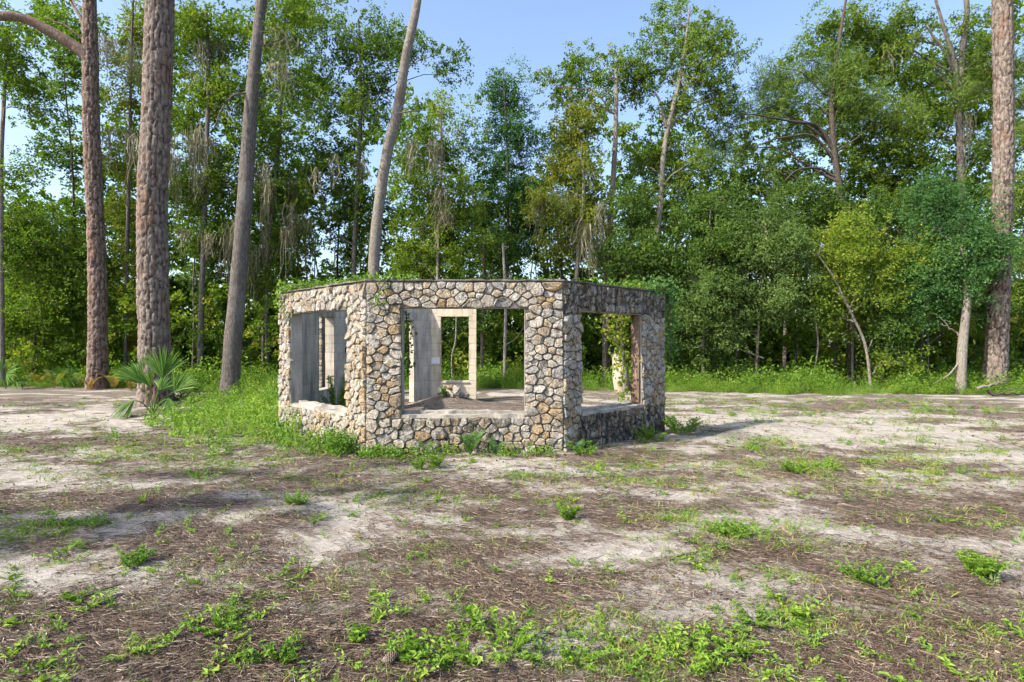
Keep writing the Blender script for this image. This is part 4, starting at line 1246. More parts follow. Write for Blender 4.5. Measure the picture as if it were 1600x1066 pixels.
# --- tall trees outside the picture on the sun's side; their crowns throw the shade over the foreground
def shade_tree(label, x, y, h, cr, seed, nclump, mat='leaf_mid', z0=.45):
    rs = np.random.default_rng(seed)
    t = empty('tall_tree', (x, y, 0), label, 'tree')
    P = spline([[x, y, -.1], [x + rs.normal() * .2, y + rs.normal() * .2, h * .4], [x + rs.normal() * .4, y, h * .9]], 8)
    mb = MB(); fluted_trunk(mb, P, np.linspace(.34, .1, len(P)), 14, seed); mb.build('trunk', M['bark_grey'], t, (x, y, 0), True)
    lb = MB(); Lf = MB()
    for i in range(nclump):
        v = unit(rs.normal(size=3)) * rs.uniform(.3, 1) ** .5
        C = np.array([x, y, h * (z0 + 1) / 2]) + v * np.array([cr, cr, h * (1 - z0) / 2])
        k = int(np.clip(np.interp(C[2] - .8, P[:, 2], np.arange(len(P))), 0, len(P) - 1))
        lp = spline([P[k], (P[k] + C) / 2 + rs.normal(size=3) * .3, C], 4)
        V, Q, T = tube(lp, np.linspace(.05, .012, len(lp)), 5); lb.add(V, Q, T)
        leaves_in(Lf, C, rs.uniform(.6, 1.0), 75, .26, rs, .45)
    lb.build('limbs', M['bark_grey'], t, (x, y, 0), True)
    Lf.build('crown', M[mat], t, (x, y, 0))


shade_tree('slim tall tree left of the clearing in line with the shade band', -15.0, -1.0, 15, .9, 504, 9, z0=.6)

# ------------------------------------------------------------------ far wood and undergrowth (masses nobody could count)
rs = np.random.default_rng(900)


def clump_forms(k, n, leaf, mat, tbs, seed, flat=.62, r=.55, name='leaf_clump'):
    out = []
    q = np.random.default_rng(seed)
    for i in range(k):
        mb = MB(); leaves_in(mb, np.zeros(3), r, n, leaf, q, tbs[i % len(tbs)], flat)
        out.append(mb_mesh(mb, name, M[mat]))
    return out


TOPX = [-400, 0, 100, 200, 300, 420, 480, 560, 640, 720, 800, 880, 960, 1040, 1120, 1200, 1300, 1400, 1500, 1600, 2000]
TOPY = [340, 350, 390, 390, 370, 380, 425, 410, 395, 400, 410, 390, 340, 350, 325, 315, 300, 290, 280, 280, 290]
P = []; S = []
for i in range(2000):
    d = rs.uniform(26, 40); px = rs.uniform(-250, 1850)
    top = Z(np.interp(px, TOPX, TOPY) + rs.normal() * 14, d)
    P.append((X(px, d), d, .3 + (top - .3) * rs.uniform(0, 1) ** (.9 if i % 2 else 2.4))); S.append(rs.uniform(1.0, 1.9))
for i in range(900):
    d = rs.uniform(26, 32); px = rs.uniform(-250, 1850)
    P.append((X(px, d), d, rs.uniform(.3, 4.2))); S.append(rs.uniform(1.4, 2.2))
# taller crowns deeper in the wood that fill in behind the front trees
HIGH = [(480, 320, 30, 60, 25), (250, 150, 50, 70, 30), (640, 200, 40, 60, 20), (330, 340, 150, 70, 120), (170, 400, 110, 50, 60), (420, 360, 50, 70, 55), (610, 360, 60, 50, 45), (260, 240, 60, 60, 35), (60, 330, 60, 30, 20), (760, 370, 80, 40, 45), (330, 130, 120, 130, 105), (190, 290, 70, 100, 60), (250, 60, 80, 60, 40), (450, 200, 60, 150, 60), (560, 270, 70, 100, 40), (690, 300, 80, 80, 40), (960, 270, 110, 100, 75), (1100, 220, 90, 90, 55), (1370, 150, 170, 100, 130),
        (1500, 220, 110, 130, 100), (1250, 230, 90, 60, 60), (1220, 320, 130, 50, 90), (60, 60, 70, 50, 30), (30, 400, 70, 50, 40), (1560, 90, 60, 80, 50), (860, 330, 60, 60, 50), (120, 180, 60, 60, 25), (1430, 330, 160, 60, 120)]
for (px, py, rx, ry, k) in HIGH:
    for i in range(int(k * .8)):
        d = rs.uniform(25.5, 31); a = unit(rs.normal(size=2)) * math.sqrt(rs.uniform(0, 1))
        P.append((X(px + a[0] * rx, d), d, Z(py + a[1] * ry, d))); S.append(rs.uniform(.8, 1.5))
n = len(P)
far = laid_out('far_wood', P, zturn(n, rs, .3), S, clump_forms(10, 62, .185, 'leaf_dark', [.25, .4, .5, .6, .75, .45, .85, .95, .65, .9], 31), M['leaf_dark'])
tag(far, 'mass of darker foliage deep in the wood behind the front trees', 'woods', kind='stuff')
tw = MB()
for i in range(90):
    d = rs.uniform(25, 38); px = rs.uniform(-100, 1700); x = X(px, d)
    tw.tube(spline([[x, d, -.1], [x + rs.normal() * .3, d, 3], [x + rs.normal() * .6, d, 8]], 5), np.linspace(rs.uniform(.04, .12), .03, 11), 6)
stems = tw.build('far_stems', M['bark_grey'])
tag(stems, 'dim trunks deep in the wood', 'woods', kind='stuff')

# undergrowth along the wood edge, brighter where the sun reaches
rs = np.random.default_rng(901)
P = []; S = []
for i in range(3000):
    px = rs.uniform(-200, 1800)
    d0 = np.interp(px, [0, 150, 300, 450, 800, 1000, 1200, 1500, 1600], [20, 20, 18, 18.5, 19, 18.6, 17.7, 17.5, 17.0])
    nz = float(fbm(px / 45.0, 3.3, 77, 3))
    d = d0 + rs.exponential(1.2) + (nz - .5) * 2.2
    if rs.uniform() > .35 + 1.3 * nz * nz: continue
    x = X(px, d); sc = rs.uniform(.4, 1.15) * np.clip(.4 + (d - d0) * .6, .3, 1.5) * (.55 + .9 * float(fbm(px / 30.0, d, 78, 2)))
    P.append((x, d, gh(x, d) + .20 * sc)); S.append(sc)


def weed_forms(k, seed, mat='weed', h=.5, leaf=.075, n=110):
    out = []; q = np.random.default_rng(seed)
    for i in range(k):
        mb = MB()
        for b_ in range(9):
            base_ = np.array([q.normal() * .16, q.normal() * .16, -.2]); tip = base_ + np.array([q.normal() * .18, q.normal() * .18, h * q.uniform(.6, 1.3)])
            t = q.uniform(.15, 1, n // 9)[:, None]
            Pq = base_ * (1 - t) + tip * t + q.normal(size=(len(t), 3)) * .045
            V, Q = leaf_quads(Pq, unit(q.normal(size=Pq.shape) * .7 + np.array([0, -.1, .8])), leaf, .42, q)
            mb.add(V, Q, None, np.repeat(np.clip(q.normal([.15, .35, .5, .65, .8, .4][i % 6], .15, len(t)), 0, 1), 4))
        D = unit(q.normal(size=(14, 3)) * .5 + np.array([0, 0, 1.0]))
        V, Q, T = blades(np.stack([q.normal(size=14) * .16, q.normal(size=14) * .16, np.full(14, -.2)], -1), D, h * q.uniform(.7, 1.4, 14), .012, q)
        mb.add(V, Q, T, .6)
        out.append(mb_mesh(mb, 'weed_form', M[mat]))
    return out


und = instances('undergrowth', P, zturn(len(P), rs, .12), S, weed_forms(6, 41), M['weed'])
tag(und, 'bright green weeds growing along the foot of the wood', 'undergrowth', kind='stuff')

# low shrubs filling the foot of the wood
rs = np.random.default_rng(902)
P = []; S = []
for i in range(900):
    px = rs.uniform(-200, 1800); d = rs.uniform(20.5, 26.5); z = rs.uniform(.3, 3.6)
    if rs.uniform() < .3 and 1100 < px < 1480 and z < 2.2: continue
    P.append((X(px, d), d, z)); S.append(rs.uniform(.6, 1.25))
shr = laid_out('shrubbery', P, zturn(len(P), rs, .3), S, clump_forms(7, 80, .15, 'leaf_mid', [.2, .3, .45, .55, .7, .85, .4], 33), M['leaf_mid'])
tag(shr, 'tangled shrubs and young growth between the trunks', 'shrubbery', kind='stuff')

# ------------------------------------------------------------------ ground cover
rs = np.random.default_rng(910)


def scatter(n, x0, x1, y0, y1, power=1.0):
    """points spread more densely towards the camera"""
    u = rs.uniform(0, 1, n)
    y = 1 / (1 / y0 + (1 / y1 - 1 / y0) * u) if power else rs.uniform(y0, y1, n)
    x = rs.uniform(-1, 1, n) * y * 1.02 + 0
    return x, y


def in_ruin(x, y):
    """between the stone faces, where nothing grows out of the walls"""
    inside = (y > 8.0) & (y < 15.6) & (x > -4.6 + np.clip(10.5 - y, 0, 3)) & (x < .85 + np.clip(y - 8.1, 0, 2.2))
    return inside


def tuft_forms(k, seed):
    out = []; q = np.random.default_rng(seed)
    for i in range(k):
        m = 11
        Pq = np.stack([q.normal(size=m) * .022, q.normal(size=m) * .022, np.full(m, -.006)], -1)
        D = unit(np.stack([q.normal(size=m) * .8, q.normal(size=m) * .8, q.uniform(.2, 1.0, m)], -1))
        V, Q, T = blades(Pq, D, q.uniform(.03, .10, m), q.uniform(.0035, .006, m), q)
        mb = MB(); mb.add(V, Q, T, np.repeat(np.clip(q.normal([.3, .4, .5, .62, .78, .9, .45, .96][i % 8], .12, m), 0, 1), 5))
        out.append(mb_mesh(mb, 'grass_tuft', M['grass']))
    return out


x, y = scatter(95000, 0, 0, 2.4, 19.5)
sa, da, gr = masks(x, y)
keep = (rs.uniform(0, 1, len(x)) < np.clip(gr - .02, 0, 1) * (.34 + .75 * np.exp(-((y - 9.5) / 3.8) ** 2)) + .012 * (y < 17) + .05 * np.exp(-((y - 8.5) / 2.0) ** 2)) & ~in_ruin(x, y)
x, y, gr = x[keep], y[keep], gr[keep]; n = len(x)
P = np.stack([x, y, ground_h(x, y)], -1)
gm = instances('grass', P, zturn(n, rs, .15), rs.uniform(.55, 1.25, n) * np.clip(.8 + y / 13, .8, 1.9), tuft_forms(8, 51), M['grass'])
tag(gm, 'thin patchy grass over the sandy clearing', 'grass', kind='stuff')


def sprig_forms(k, seed):
    out = []; q = np.random.default_rng(seed)
    for i in range(k):
        mb = MB(); ns = q.integers(2, 5)
        for b_ in range(ns):
            a = q.uniform(0, 6.283); ln = q.uniform(.04, .12); up = q.uniform(.02, .07)
            m = 9; t = np.linspace(.1, 1, m)[:, None]
            c = np.array([math.cos(a) * ln, math.sin(a) * ln, up]) * t + np.array([0, 0, .004])
            az = a + np.where(np.arange(m) % 2, 1.1, -1.1) + q.normal(size=m) * .3
            L = q.uniform(.020, .042) * q.uniform(.7, 1.2, m)
            off = np.stack([np.cos(az), np.sin(az), np.full(m, .3)], -1) * L[:, None] * .45
            V, Q = leaf_quads(c + off, unit(np.stack([-np.cos(az) * .3, -np.sin(az) * .3, np.ones(m)], -1) + q.normal(size=(m, 3)) * .3), L, [.42, .5, .3][i % 3], q)
            mb.add(V, Q, None, np.repeat(np.clip(q.normal([.25, .4, .5, .65, .8][i % 5], .12, m), 0, 1), 4))
            mb.tube(np.concatenate([np.zeros((1, 3)), c[::3]]), .0016, 3, False)
        out.append(mb_mesh(mb, 'weed_sprig', M['weed']))
    return out


x, y = scatter(60000, 0, 0, 2.4, 16)
sa, da, gr = masks(x, y)
keep = (rs.uniform(0, 1, len(x)) < np.clip(gr - .2, 0, 1) ** 1.4 * .15 + .006) & ~in_ruin(x, y)
x, y = x[keep], y[keep]; n = len(x)
cw = instances('creeping_weeds', np.stack([x, y, ground_h(x, y)], -1), zturn(n, rs, .12), rs.uniform(.6, 1.4, n) * np.clip(.8 + y / 14, .8, 1.7), sprig_forms(10, 52), M['weed'])
tag(cw, 'small leafy weeds creeping in patches over the sand', 'weeds', kind='stuff')


# pine needles, straw and twigs lying on the ground
def litter_forms(k, seed):
    out = []; q = np.random.default_rng(seed)
    for i in range(k):
        m = 13
        az = q.normal(0, .6, m) + (q.uniform(0, 1, m) < .3) * q.uniform(0, 3.14, m)
        D = unit(np.stack([np.cos(az), np.sin(az), q.normal(.04, .10, m)], -1))
        Pq = np.stack([q.normal(size=m) * .06, q.normal(size=m) * .05, q.uniform(.003, .014, m)], -1)
        L = q.uniform(.03, .12, m); w = q.uniform(.0016, .004, m)
        if i % 4 == 0: w[:2] *= 2.4; L[:2] *= 1.4
        V, Q, T = blades(Pq, D, L, w, q)
        V = V.reshape(-1, 5, 3); V[:, 4, 2] = np.maximum(V[:, 4, 2], .002)
        V = np.stack([V[:, 0], V[:, 1], V[:, 4]], 1).reshape(-1, 3)
        mb = MB(); mb.add(V, None, np.arange(m * 3).reshape(-1, 3), np.repeat(np.clip(q.normal([.3, .45, .6, .75][i % 4], .25, m), 0, 1), 3))
        out.append(mb_mesh(mb, 'needle_bundle', M['litter']))
    return out


x, y = scatter(34000, 0, 0, 2.4, 16)
sa, da, gr = masks(x, y)
keep = rs.uniform(0, 1, len(x)) < np.clip(1.0 - sa * 1.0, .06, 1) * .75
x, y = x[keep], y[keep]; n = len(x)
rt = np.stack([np.zeros(n), np.zeros(n), rs.normal(.25, .5, n) + 2.2 * (fbm(x * .7, y * .7, 61, 2) - .5)], -1)
nl_ = laid_out('needle_litter', np.stack([x, y, ground_h(x, y) + .004], -1), rt, np.clip(.8 + y / 9, .9, 2.0), litter_forms(12, 53), M['litter'])
tag(nl_, 'brown pine needles and straw strewn over the clearing', 'litter', kind='stuff')

# dry fallen leaves and bits of bark
x, y = scatter(16000, 0, 0, 2.4, 15.2)
sa, da, gr = masks(x, y)
keep = rs.uniform(0, 1, len(x)) < .75 - sa * .5
x, y = x[keep], y[keep]; n = len(x)
P = np.stack([x, y, ground_h(x, y) + .012], -1)
V, Q = leaf_quads(P, unit(rs.normal(size=(n, 3)) * .3 + np.array([0, 0, 1])), rs.uniform(.018, .05, n) * np.clip(y / 6, .8, 1.6), .5, rs)
V = V.copy(); tt = np.clip(rs.normal(.4, .25, n), 0, 1)
tag(link('dry_leaves', mesh_np('dry_leaves', V, [Q], False, np.repeat(tt, 4), [M['litter']])), 'dry brown leaves scattered over the ground', 'leaves', kind='stuff')

# tall weeds heaped against the left side of the ruin
mb = MB(); rs = np.random.default_rng(920)
for i in range(900):
    px = rs.normal(405, 105); py = rs.normal(645, 26)
    if not (225 < px < 590 and 604 < py < 715): continue
    x0, d = W(px, py)
    if d > 15: d = 15; x0 = X(px, d)
    # stay outside the stone face
    q = np.array((x0, d)); nd = (q - F7.A) @ F7.n; ud = (q - F7.A) @ F7.u
    if nd < .12 and -.1 < ud: continue
    h = rs.uniform(.18, .50) * math.exp(-((px - 420) / 170) ** 2) + .06
    k = int(14 + h * 60)
    t = rs.uniform(0, 1, k)
    lean = rs.normal(size=2) * .3 * h
    P = np.stack([x0 + lean[0] * t + rs.normal(size=k) * .06, d + lean[1] * t + rs.normal(size=k) * .06, gh(x0, d) + h * t], -1)
    N = unit(rs.normal(size=(k, 3)) * .8 + np.array([-.1, -.2, .8]))
    V, Q = leaf_quads(P, N, rs.choice([.04, .055, .075]), rs.choice([.3, .45, .6]), rs)
    mb.add(V, Q, None, np.repeat(np.clip(rs.normal(rs.choice([.3, .45, .6, .75]), .14, k), 0, 1), 4))
    if i % 3 == 0:
        V, Q, T = blades(P[:6] * np.array([1, 1, 0]) + np.array([0, 0, gh(x0, d)]), unit(rs.normal(size=(6, 3)) * .5 + np.array([0, 0, 1.0])), h * rs.uniform(.9, 1.7, 6) + .1, .008, rs)
        mb.add(V, Q, T, np.repeat(rs.uniform(.4, 1.0, 6), 5))
tag(mb.build('tall_weeds', M['weed']), 'heap of tall leafy weeds against the left wall of the ruin', 'weeds', kind='stuff')

# weeds crowding the front left corner and the foot of the front wall
mb = MB(); rs = np.random.default_rng(925)
for i in range(230):
    if i < 120:
        u = F7.L - abs(rs.normal()) * .6; nn = .1 + abs(rs.normal()) * .22; p = F7.p(u, 0, nn); hm = .34
    else:
        u = rs.uniform(0, F0.L) if i % 2 else abs(rs.normal()) * .5; nn = .08 + abs(rs.normal()) * .16; p = F0.p(u, 0, nn); hm = .17
    h = hm * rs.uniform(.4, 1.15); z0 = gh(p[0], p[1]); k = int(10 + h * 50); t = rs.uniform(.05, 1, k)
    P = np.stack([p[0] + rs.normal() * .3 * h * t + rs.normal(size=k) * .035, p[1] + rs.normal() * .2 * h * t + rs.normal(size=k) * .035, z0 + h * t], -1)
    V, Q = leaf_quads(P, unit(rs.normal(size=(k, 3)) * .8 + np.array([-.1, -.2, .8])), rs.choice([.035, .05, .06]), rs.choice([.3, .45, .55]), rs)
    mb.add(V, Q, None, np.repeat(np.clip(rs.normal(rs.choice([.15, .35, .5, .65]), .14, k), 0, 1), 4))
tag(mb.build('wall_foot_weeds', M['weed']), 'weeds crowding the foot of the front wall and its left corner', 'weeds', kind='stuff')

# weeds and needles growing on top of the wall
mb = MB(); rs = np.random.default_rng(921)
for f, ranges in ((F7, [(0, 3.0, .6)]), (F0, [(0, .75, .5), (1.6, 2.8, .10)]), (F1, [(1.5, 2.85, .8), (.3, 1.5, .2)])):
    for (a, b_, w) in ranges:
        for i in range(int((b_ - a) * 60 * w)):
            u = rs.uniform(a, b_); nn = rs.uniform(-.2, .05)
            p = f.p(u, H_WALL + .03, nn); h = rs.uniform(.02, .16) * rs.uniform(.3, 1); k = 8
            P = p + rs.normal(size=(k, 3)) * np.array([.05, .05, .02]) + np.stack([np.zeros(k), np.zeros(k), rs.uniform(0, h, k)], -1)
            V, Q = leaf_quads(P, unit(rs.normal(size=(k, 3)) * .7 + np.array([0, 0, .7])), .055, .45, rs)
            mb.add(V, Q, None, np.repeat(np.clip(rs.normal(.45, .2, k), 0, 1), 4))
tag(mb.build('wall_top_weeds', M['weed']), 'weeds growing along the top of the ruined wall', 'weeds', kind='stuff')


# ------------------------------------------------------------------ creepers on the ruin
def creeper(name, label, paths, n_per, size, mat, seed, spread=.09, tbase=.5):
    rs = np.random.default_rng(seed)
    t = empty(name, tuple(paths[0][0]), label, 'creeper')
    st = MB(); lf = MB()
    for pth in paths:
        P = spline(pth, 8)
        st.tube(P, np.linspace(.012, .004, len(P)), 5)
        k = int(n_per * np.linalg.norm(np.diff(P, axis=0), axis=1).sum())
        f_ = rs.uniform(0, len(P) - 1.001, k); i = f_.astype(int); fr = (f_ - i)[:, None]
        C = P[i] * (1 - fr) + P[i + 1] * fr + rs.normal(size=(k, 3)) * spread
        V, Q = leaf_quads(C, unit(rs.normal(size=(k, 3)) * .6 + np.array([-.1, -.6, .4])), size, .7, rs)
        lf.add(V, Q, None, np.repeat(np.clip(rs.normal(tbase, .18, k), 0, 1), 4))
    st.build('stem', M['twig'], t, WPOS[t.name], True)
    lf.build('leaves', M[mat], t, WPOS[t.name])


e1 = F1.L
creeper('creeper', 'green creeper spilling over the right end of the ruin', [
    [F1.p(e1 - .1, 2.6, -.1), F1.p(e1 + .1, 2.62, 0), F1.p(e1 + .16, 2.3, .02), F1.p(e1 + .14, 1.9, .05), F1.p(e1 + .2, 1.5, .03)],
    [F1.p(e1 - .3, 2.6, -.12), F1.p(e1 + .02, 2.66, -.1), F1.p(e1 + .2, 2.45, -.1), F1.p(e1 + .3, 2.0, -.1), F1.p(e1 + .22, 1.45, -.05)],
    [F1.p(e1 - .6, 2.6, -.05), F1.p(e1 - .2, 2.63, .02), F1.p(e1 + .06, 2.5, .06), F1.p(e1 + .1, 2.1, .07), F1.p(e1 + .06, 1.75, .08), F1.p(e1 + .12, 1.25, .04)],
    [F1.p(e1 - 1.0, 2.6, -.1), F1.p(e1 - .5, 2.62, -.05), F1.p(e1 - .1, 2.66, -.02), F1.p(e1 + .2, 2.55, 0), F1.p(e1 + .22, 2.35, .0)]], 115, .075, 'leaf_blue', 31, .10, .62)
creeper('creeper', 'creeper hanging inside the right jamb of the side window', [
    [F1.p(2.1, 2.13, -.25), F1.p(1.95, 1.9, -.28), F1.p(1.98, 1.4, -.26), F1.p(1.9, .95, -.26), F1.p(1.98, .6, -.25)],
    [F1.p(1.9, 2.15, -.3), F1.p(1.78, 1.85, -.3), F1.p(1.86, 1.45, -.3), F1.p(1.95, 1.1, -.28)],
    [F1.p(1.7, 2.2, -.36), F1.p(1.6, 1.95, -.36), F1.p(1.7, 1.7, -.34)]], 150, .07, 'leaf_mid', 32, .085, .72)
creeper('creeper', 'creeper trailing from the top left corner of the ruin', [
    [F7.p(.0, 2.6, 0), F7.p(.1, 2.62, .05), F7.p(.22, 2.35, .09), F7.p(.4, 2.15, .09), F7.p(.52, 2.02, .07)],
    [F7.p(.7, 2.6, 0), F7.p(.5, 2.6, .06), F7.p(.25, 2.45, .09), F7.p(.1, 2.25, .09)],
    [F7.p(1.2, 2.6, -.05), F7.p(.6, 2.65, 0), F7.p(.1, 2.66, -.05), F7.p(-.1, 2.5, 0), F7.p(-.1, 2.3, .03)]], 75, .055, 'weed', 33, .06, .6)
creeper('creeper', 'dark green creeper inside the left jamb of the middle window', [
    [F0.p(.53, 2.12, -.24), F0.p(.56, 1.75, -.25), F0.p(.58, 1.45, -.24), F0.p(.54, 1.2, -.25)]], 110, .06, 'leaf_dark', 34, .05, .4)
creeper('creeper', 'small tuft of creeper on the front left corner under the coping', [
    [F0.p(.35, 2.6, .02), F0.p(.25, 2.45, .1), F0.p(.15, 2.25, .1), F0.p(.28, 2.15, .09)]], 110, .05, 'weed', 35, .05, .5)


# ------------------------------------------------------------------ fan palm, ferns, standing weeds
def fan_palm(name, label, base, fronds, seed, mat='palm'):
    rs = np.random.default_rng(seed)
    t = empty(name, tuple(base), label, 'palm')
    for (hub, dirv, facing, length, spread, nseg) in fronds:
        hub = np.array(hub); dirv = unit(np.array(dirv, float)); side = unit(np.cross(dirv, np.array(facing, float))); nrm = np.cross(side, dirv)
        st = MB()
        P = spline([base, (np.array(base) + hub) / 2 + np.array([0, 0, .08]), hub], 6)
        st.tube(P, np.linspace(.016, .009, len(P)), 6)
        fr = link('frond', None, t, tuple(hub))
        st.build('stalk', M[mat], fr, tuple(hub), True)
        lf = MB()
        for k in range(nseg):
            a = (k / (nseg - 1) - .5) * spread
            dd = unit(dirv * math.cos(a) + side * math.sin(a) + nrm * .1 * rs.normal())
            L = length * (.72 + .28 * math.cos(a * .9)) * rs.uniform(.92, 1.06)
            sd = unit(np.cross(dd, nrm))
            w = .021 * length / .7
            pts = []
            for q, (f_, ww) in enumerate(((.02, .25), (.35, 1.0), (.7, .7), (1.0, .06))):
                c = hub + dd * L * f_ + np.array([0, 0, -1]) * L * .22 * f_ ** 2.6
                pts += [c - sd * w * ww + nrm * w * .5 * ww, c, c + sd * w * ww + nrm * w * .5 * ww]
            Q = []
            for q in range(3):
                b0 = q * 3
                Q += [(b0, b0 + 1, b0 + 4, b0 + 3), (b0 + 1, b0 + 2, b0 + 5, b0 + 4)]
            lf.add(pts, Q, None, float(np.clip(rs.normal(.5, .2), 0, 1)))
        lf.build('leaf_fan', M[mat], fr, tuple(hub))
    return t


pd = 12.9
def pp(px, py, dd=0.0): return (X(px, pd + dd), pd + dd, Z(py, pd + dd))
pb = (X(238, pd), pd, gh(X(238, pd), pd))
fan_palm('fan_palm', 'green fan palm with stiff fronds at the foot of the thickest pine', pb, [
    (pp(254, 592), (.05, -.1, 1), (0, -1, .1), .95, 1.5, 22), (pp(222, 600), (-.6, -.1, .8), (.3, -.8, .5), .78, 1.1, 16),
    (pp(210, 625, -.3), (-.6, -.3, -.75), (-.5, -.8, .4), .72, 1.6, 20), (pp(272, 612, -.1), (.6, 0, .85), (0, -1, .2), .68, 1.2, 16),
    (pp(264, 622, -.3), (.15, -.3, -1), (0, -1, .2), .55, 1.5, 16), (pp(236, 606, -.2), (-.25, -.2, 1), (.2, -1, .2), .6, .9, 12),
    (pp(250, 610, .3), (.3, .5, .7), (0, -.8, .6), .6, 2.0, 18)], 71)
pd = 19.5
pb = (X(8, pd), pd, gh(X(8, pd), pd))
fan_palm('fan_palm', 'low bluish palmetto at the left edge of the picture', pb, [
    (pp(10, 585), (.8, -.2, .4), (0, -.8, .6), .7, 2.2, 16), (pp(0, 580), (-.4, -.1, .9), (0, -1, .2), .7, 2.2, 16), (pp(22, 596), (.9, -.3, .05), (0, -.6, .8), .6, 1.6, 12)], 72)
pd = 20.0
pb = (X(100, pd), pd, gh(X(100, pd), pd))
fan_palm('fan_palm', 'small palmetto in the shade left of the forked tree', pb, [
    (pp(95, 592), (-.5, -.2, .7), (0, -1, .3), .6, 2.2, 14), (pp(108, 592), (.6, -.2, .6), (0, -1, .3), .6, 2.2, 14), (pp(100, 588), (0, -.4, .9), (0, -1, .2), .55, 2.0, 14)], 73)


def fern(label, x, y, nf, size, seed, tb=.35):
    rs = np.random.default_rng(seed)
    z = gh(x, y)
    t = empty('fern', (x, y, z), label, 'fern')
    for i in range(nf):
        a = i / nf * 6.283 + rs.normal() * .3
        L = size * rs.uniform(.75, 1.1); mb = MB()
        q = np.linspace(0, 1, 8)[:, None]
        P = np.array([x, y, z]) + np.concatenate([np.cos(a) * q * L * .62, np.sin(a) * q * L * .62, (q * 1.7 - .95 * q ** 2) * L], 1)
        mb.tube(P, np.linspace(.004, .0015, 8), 4)
        m = 22
        f_ = np.linspace(.1, .99, m); i0 = np.minimum((f_ * 7).astype(int), 6); fr = (f_ * 7 - i0)[:, None]
        C = P[i0] * (1 - fr) + P[i0 + 1] * fr; tn = unit(P[i0 + 1] - P[i0]); sd = unit(np.cross(tn, np.array([0, 0, 1.0])))
        ll = (L * .17 * np.sin(np.pi * (f_ * .85 + .12)))[:, None]; wv = .0065 * size / .5
        for s_ in (1, -1):
            tip = C + s_ * sd * ll + tn * ll * .35 - np.array([0, 0, .25]) * ll
            V = np.stack([C - tn * wv, C + tn * wv, tip + tn * wv * .4, tip - tn * wv * .4], 1).reshape(-1, 3)
            mb.add(V, np.arange(m * 4).reshape(-1, 4), None, np.repeat(np.clip(rs.normal(tb, .12, m), 0, 1), 4))
        mb.build('frond', M['fern'], t, (x, y, z))


FERNS = [(735, 694, 10, .42, .15, 'fern with arching fronds at the foot of the front wall under the window'), (775, 700, 8, .30, .15, 'smaller fern right of the arching one at the front wall'),
         (665, 690, 7, .26, .2, 'fern at the front wall near its left corner'), (560, 690, 8, .3, .25, 'fern among weeds at the left corner of the ruin'), (905, 702, 7, .24, .2, 'little fern at the foot of the shaded right wall by the corner'),
         (900, 655, 6, .3, .3, None)]
for i, (px, py, nf, sz, tb, lab) in enumerate(FERNS):
    if lab is None: continue
    x, d = W(px, py)
    d = min(d, 8.02) if 575 < px < 880 else d
    if px > 885: x, d = .98, 8.17
    if px < 575: x, d = -2.42, 8.28
    fern(lab, X(px, d) if 575 < px < 880 else x, d, nf, sz, 80 + i, tb)
LF = [(60, 20.6, .9, 'brown-tipped fern at the far left under the bushy broadleaf'), (115, 20.2, .62, 'green fern left of the forked tree'), (140, 19.0, .95, 'rusty fern at the foot of the forked tree'),
      (178, 19.2, .98, 'orange-brown dry fern between the forked tree and the thickest pine'), (85, 19.8, .7, 'mixed green and brown fern beside the small palmetto'), (35, 19.6, .6, 'green fern right of the low palmetto at the left edge'), (205, 18.6, .9, 'rusty fern behind the fan palm')]
for i, (px, d, tb, lab) in enumerate(LF):
    fern(lab, X(px, d), d, 8, [.62, .75, .55, .68, .8, .6, .58][i], 120 + i, tb)


def weed_plant(label, x, y, n_st, h, size, seed, tb=.5, spread=.12, mat='weed', cat='weed'):
    """bushy plant: stems with pairs of leaves"""
    rs = np.random.default_rng(seed)
    z = gh(x, y)
    t = empty('weed_plant', (x, y, z), label, cat)
    st = MB(); lf = MB()
    for i in range(n_st):
        a = rs.uniform(0, 6.283); r = spread * math.sqrt(rs.uniform(0, 1)); hh = h * rs.uniform(.55, 1.1)
        b0 = np.array([x + math.cos(a) * r * .4, y + math.sin(a) * r * .4, z - .01])
        tip = np.array([x + math.cos(a) * r * 1.5, y + math.sin(a) * r * 1.5, z + hh])
        P = spline([b0, (b0 + tip) / 2 + np.array([0, 0, hh * .12]), tip], 4)
        st.tube(P, np.linspace(.0035, .0015, len(P)), 4)
        k = max(5, int(hh / (size * .35)))
        f_ = np.linspace(.2, 1, k); C = np.stack([np.interp(f_ * (len(P) - 1), np.arange(len(P)), P[:, j]) for j in range(3)], -1)
        for s_ in range(3):
            az = rs.uniform(0, 6.283, k)
            off = np.stack([np.cos(az), np.sin(az), np.full(k, .35)], -1)
            Ls = size * rs.uniform(.7, 1.2, k)
            V, Q = leaf_quads(C + off * Ls[:, None] * .45, unit(np.stack([-np.cos(az) * .4, -np.sin(az) * .4, np.ones(k)], -1) + rs.normal(size=(k, 3)) * .3), Ls, .42, rs)
            lf.add(V, Q, None, np.repeat(np.clip(rs.normal(tb, .14, k), 0, 1), 4))
    st.build('stems', M[mat], t, (x, y, z))
    lf.build('leaves', M[mat], t, (x, y, z))


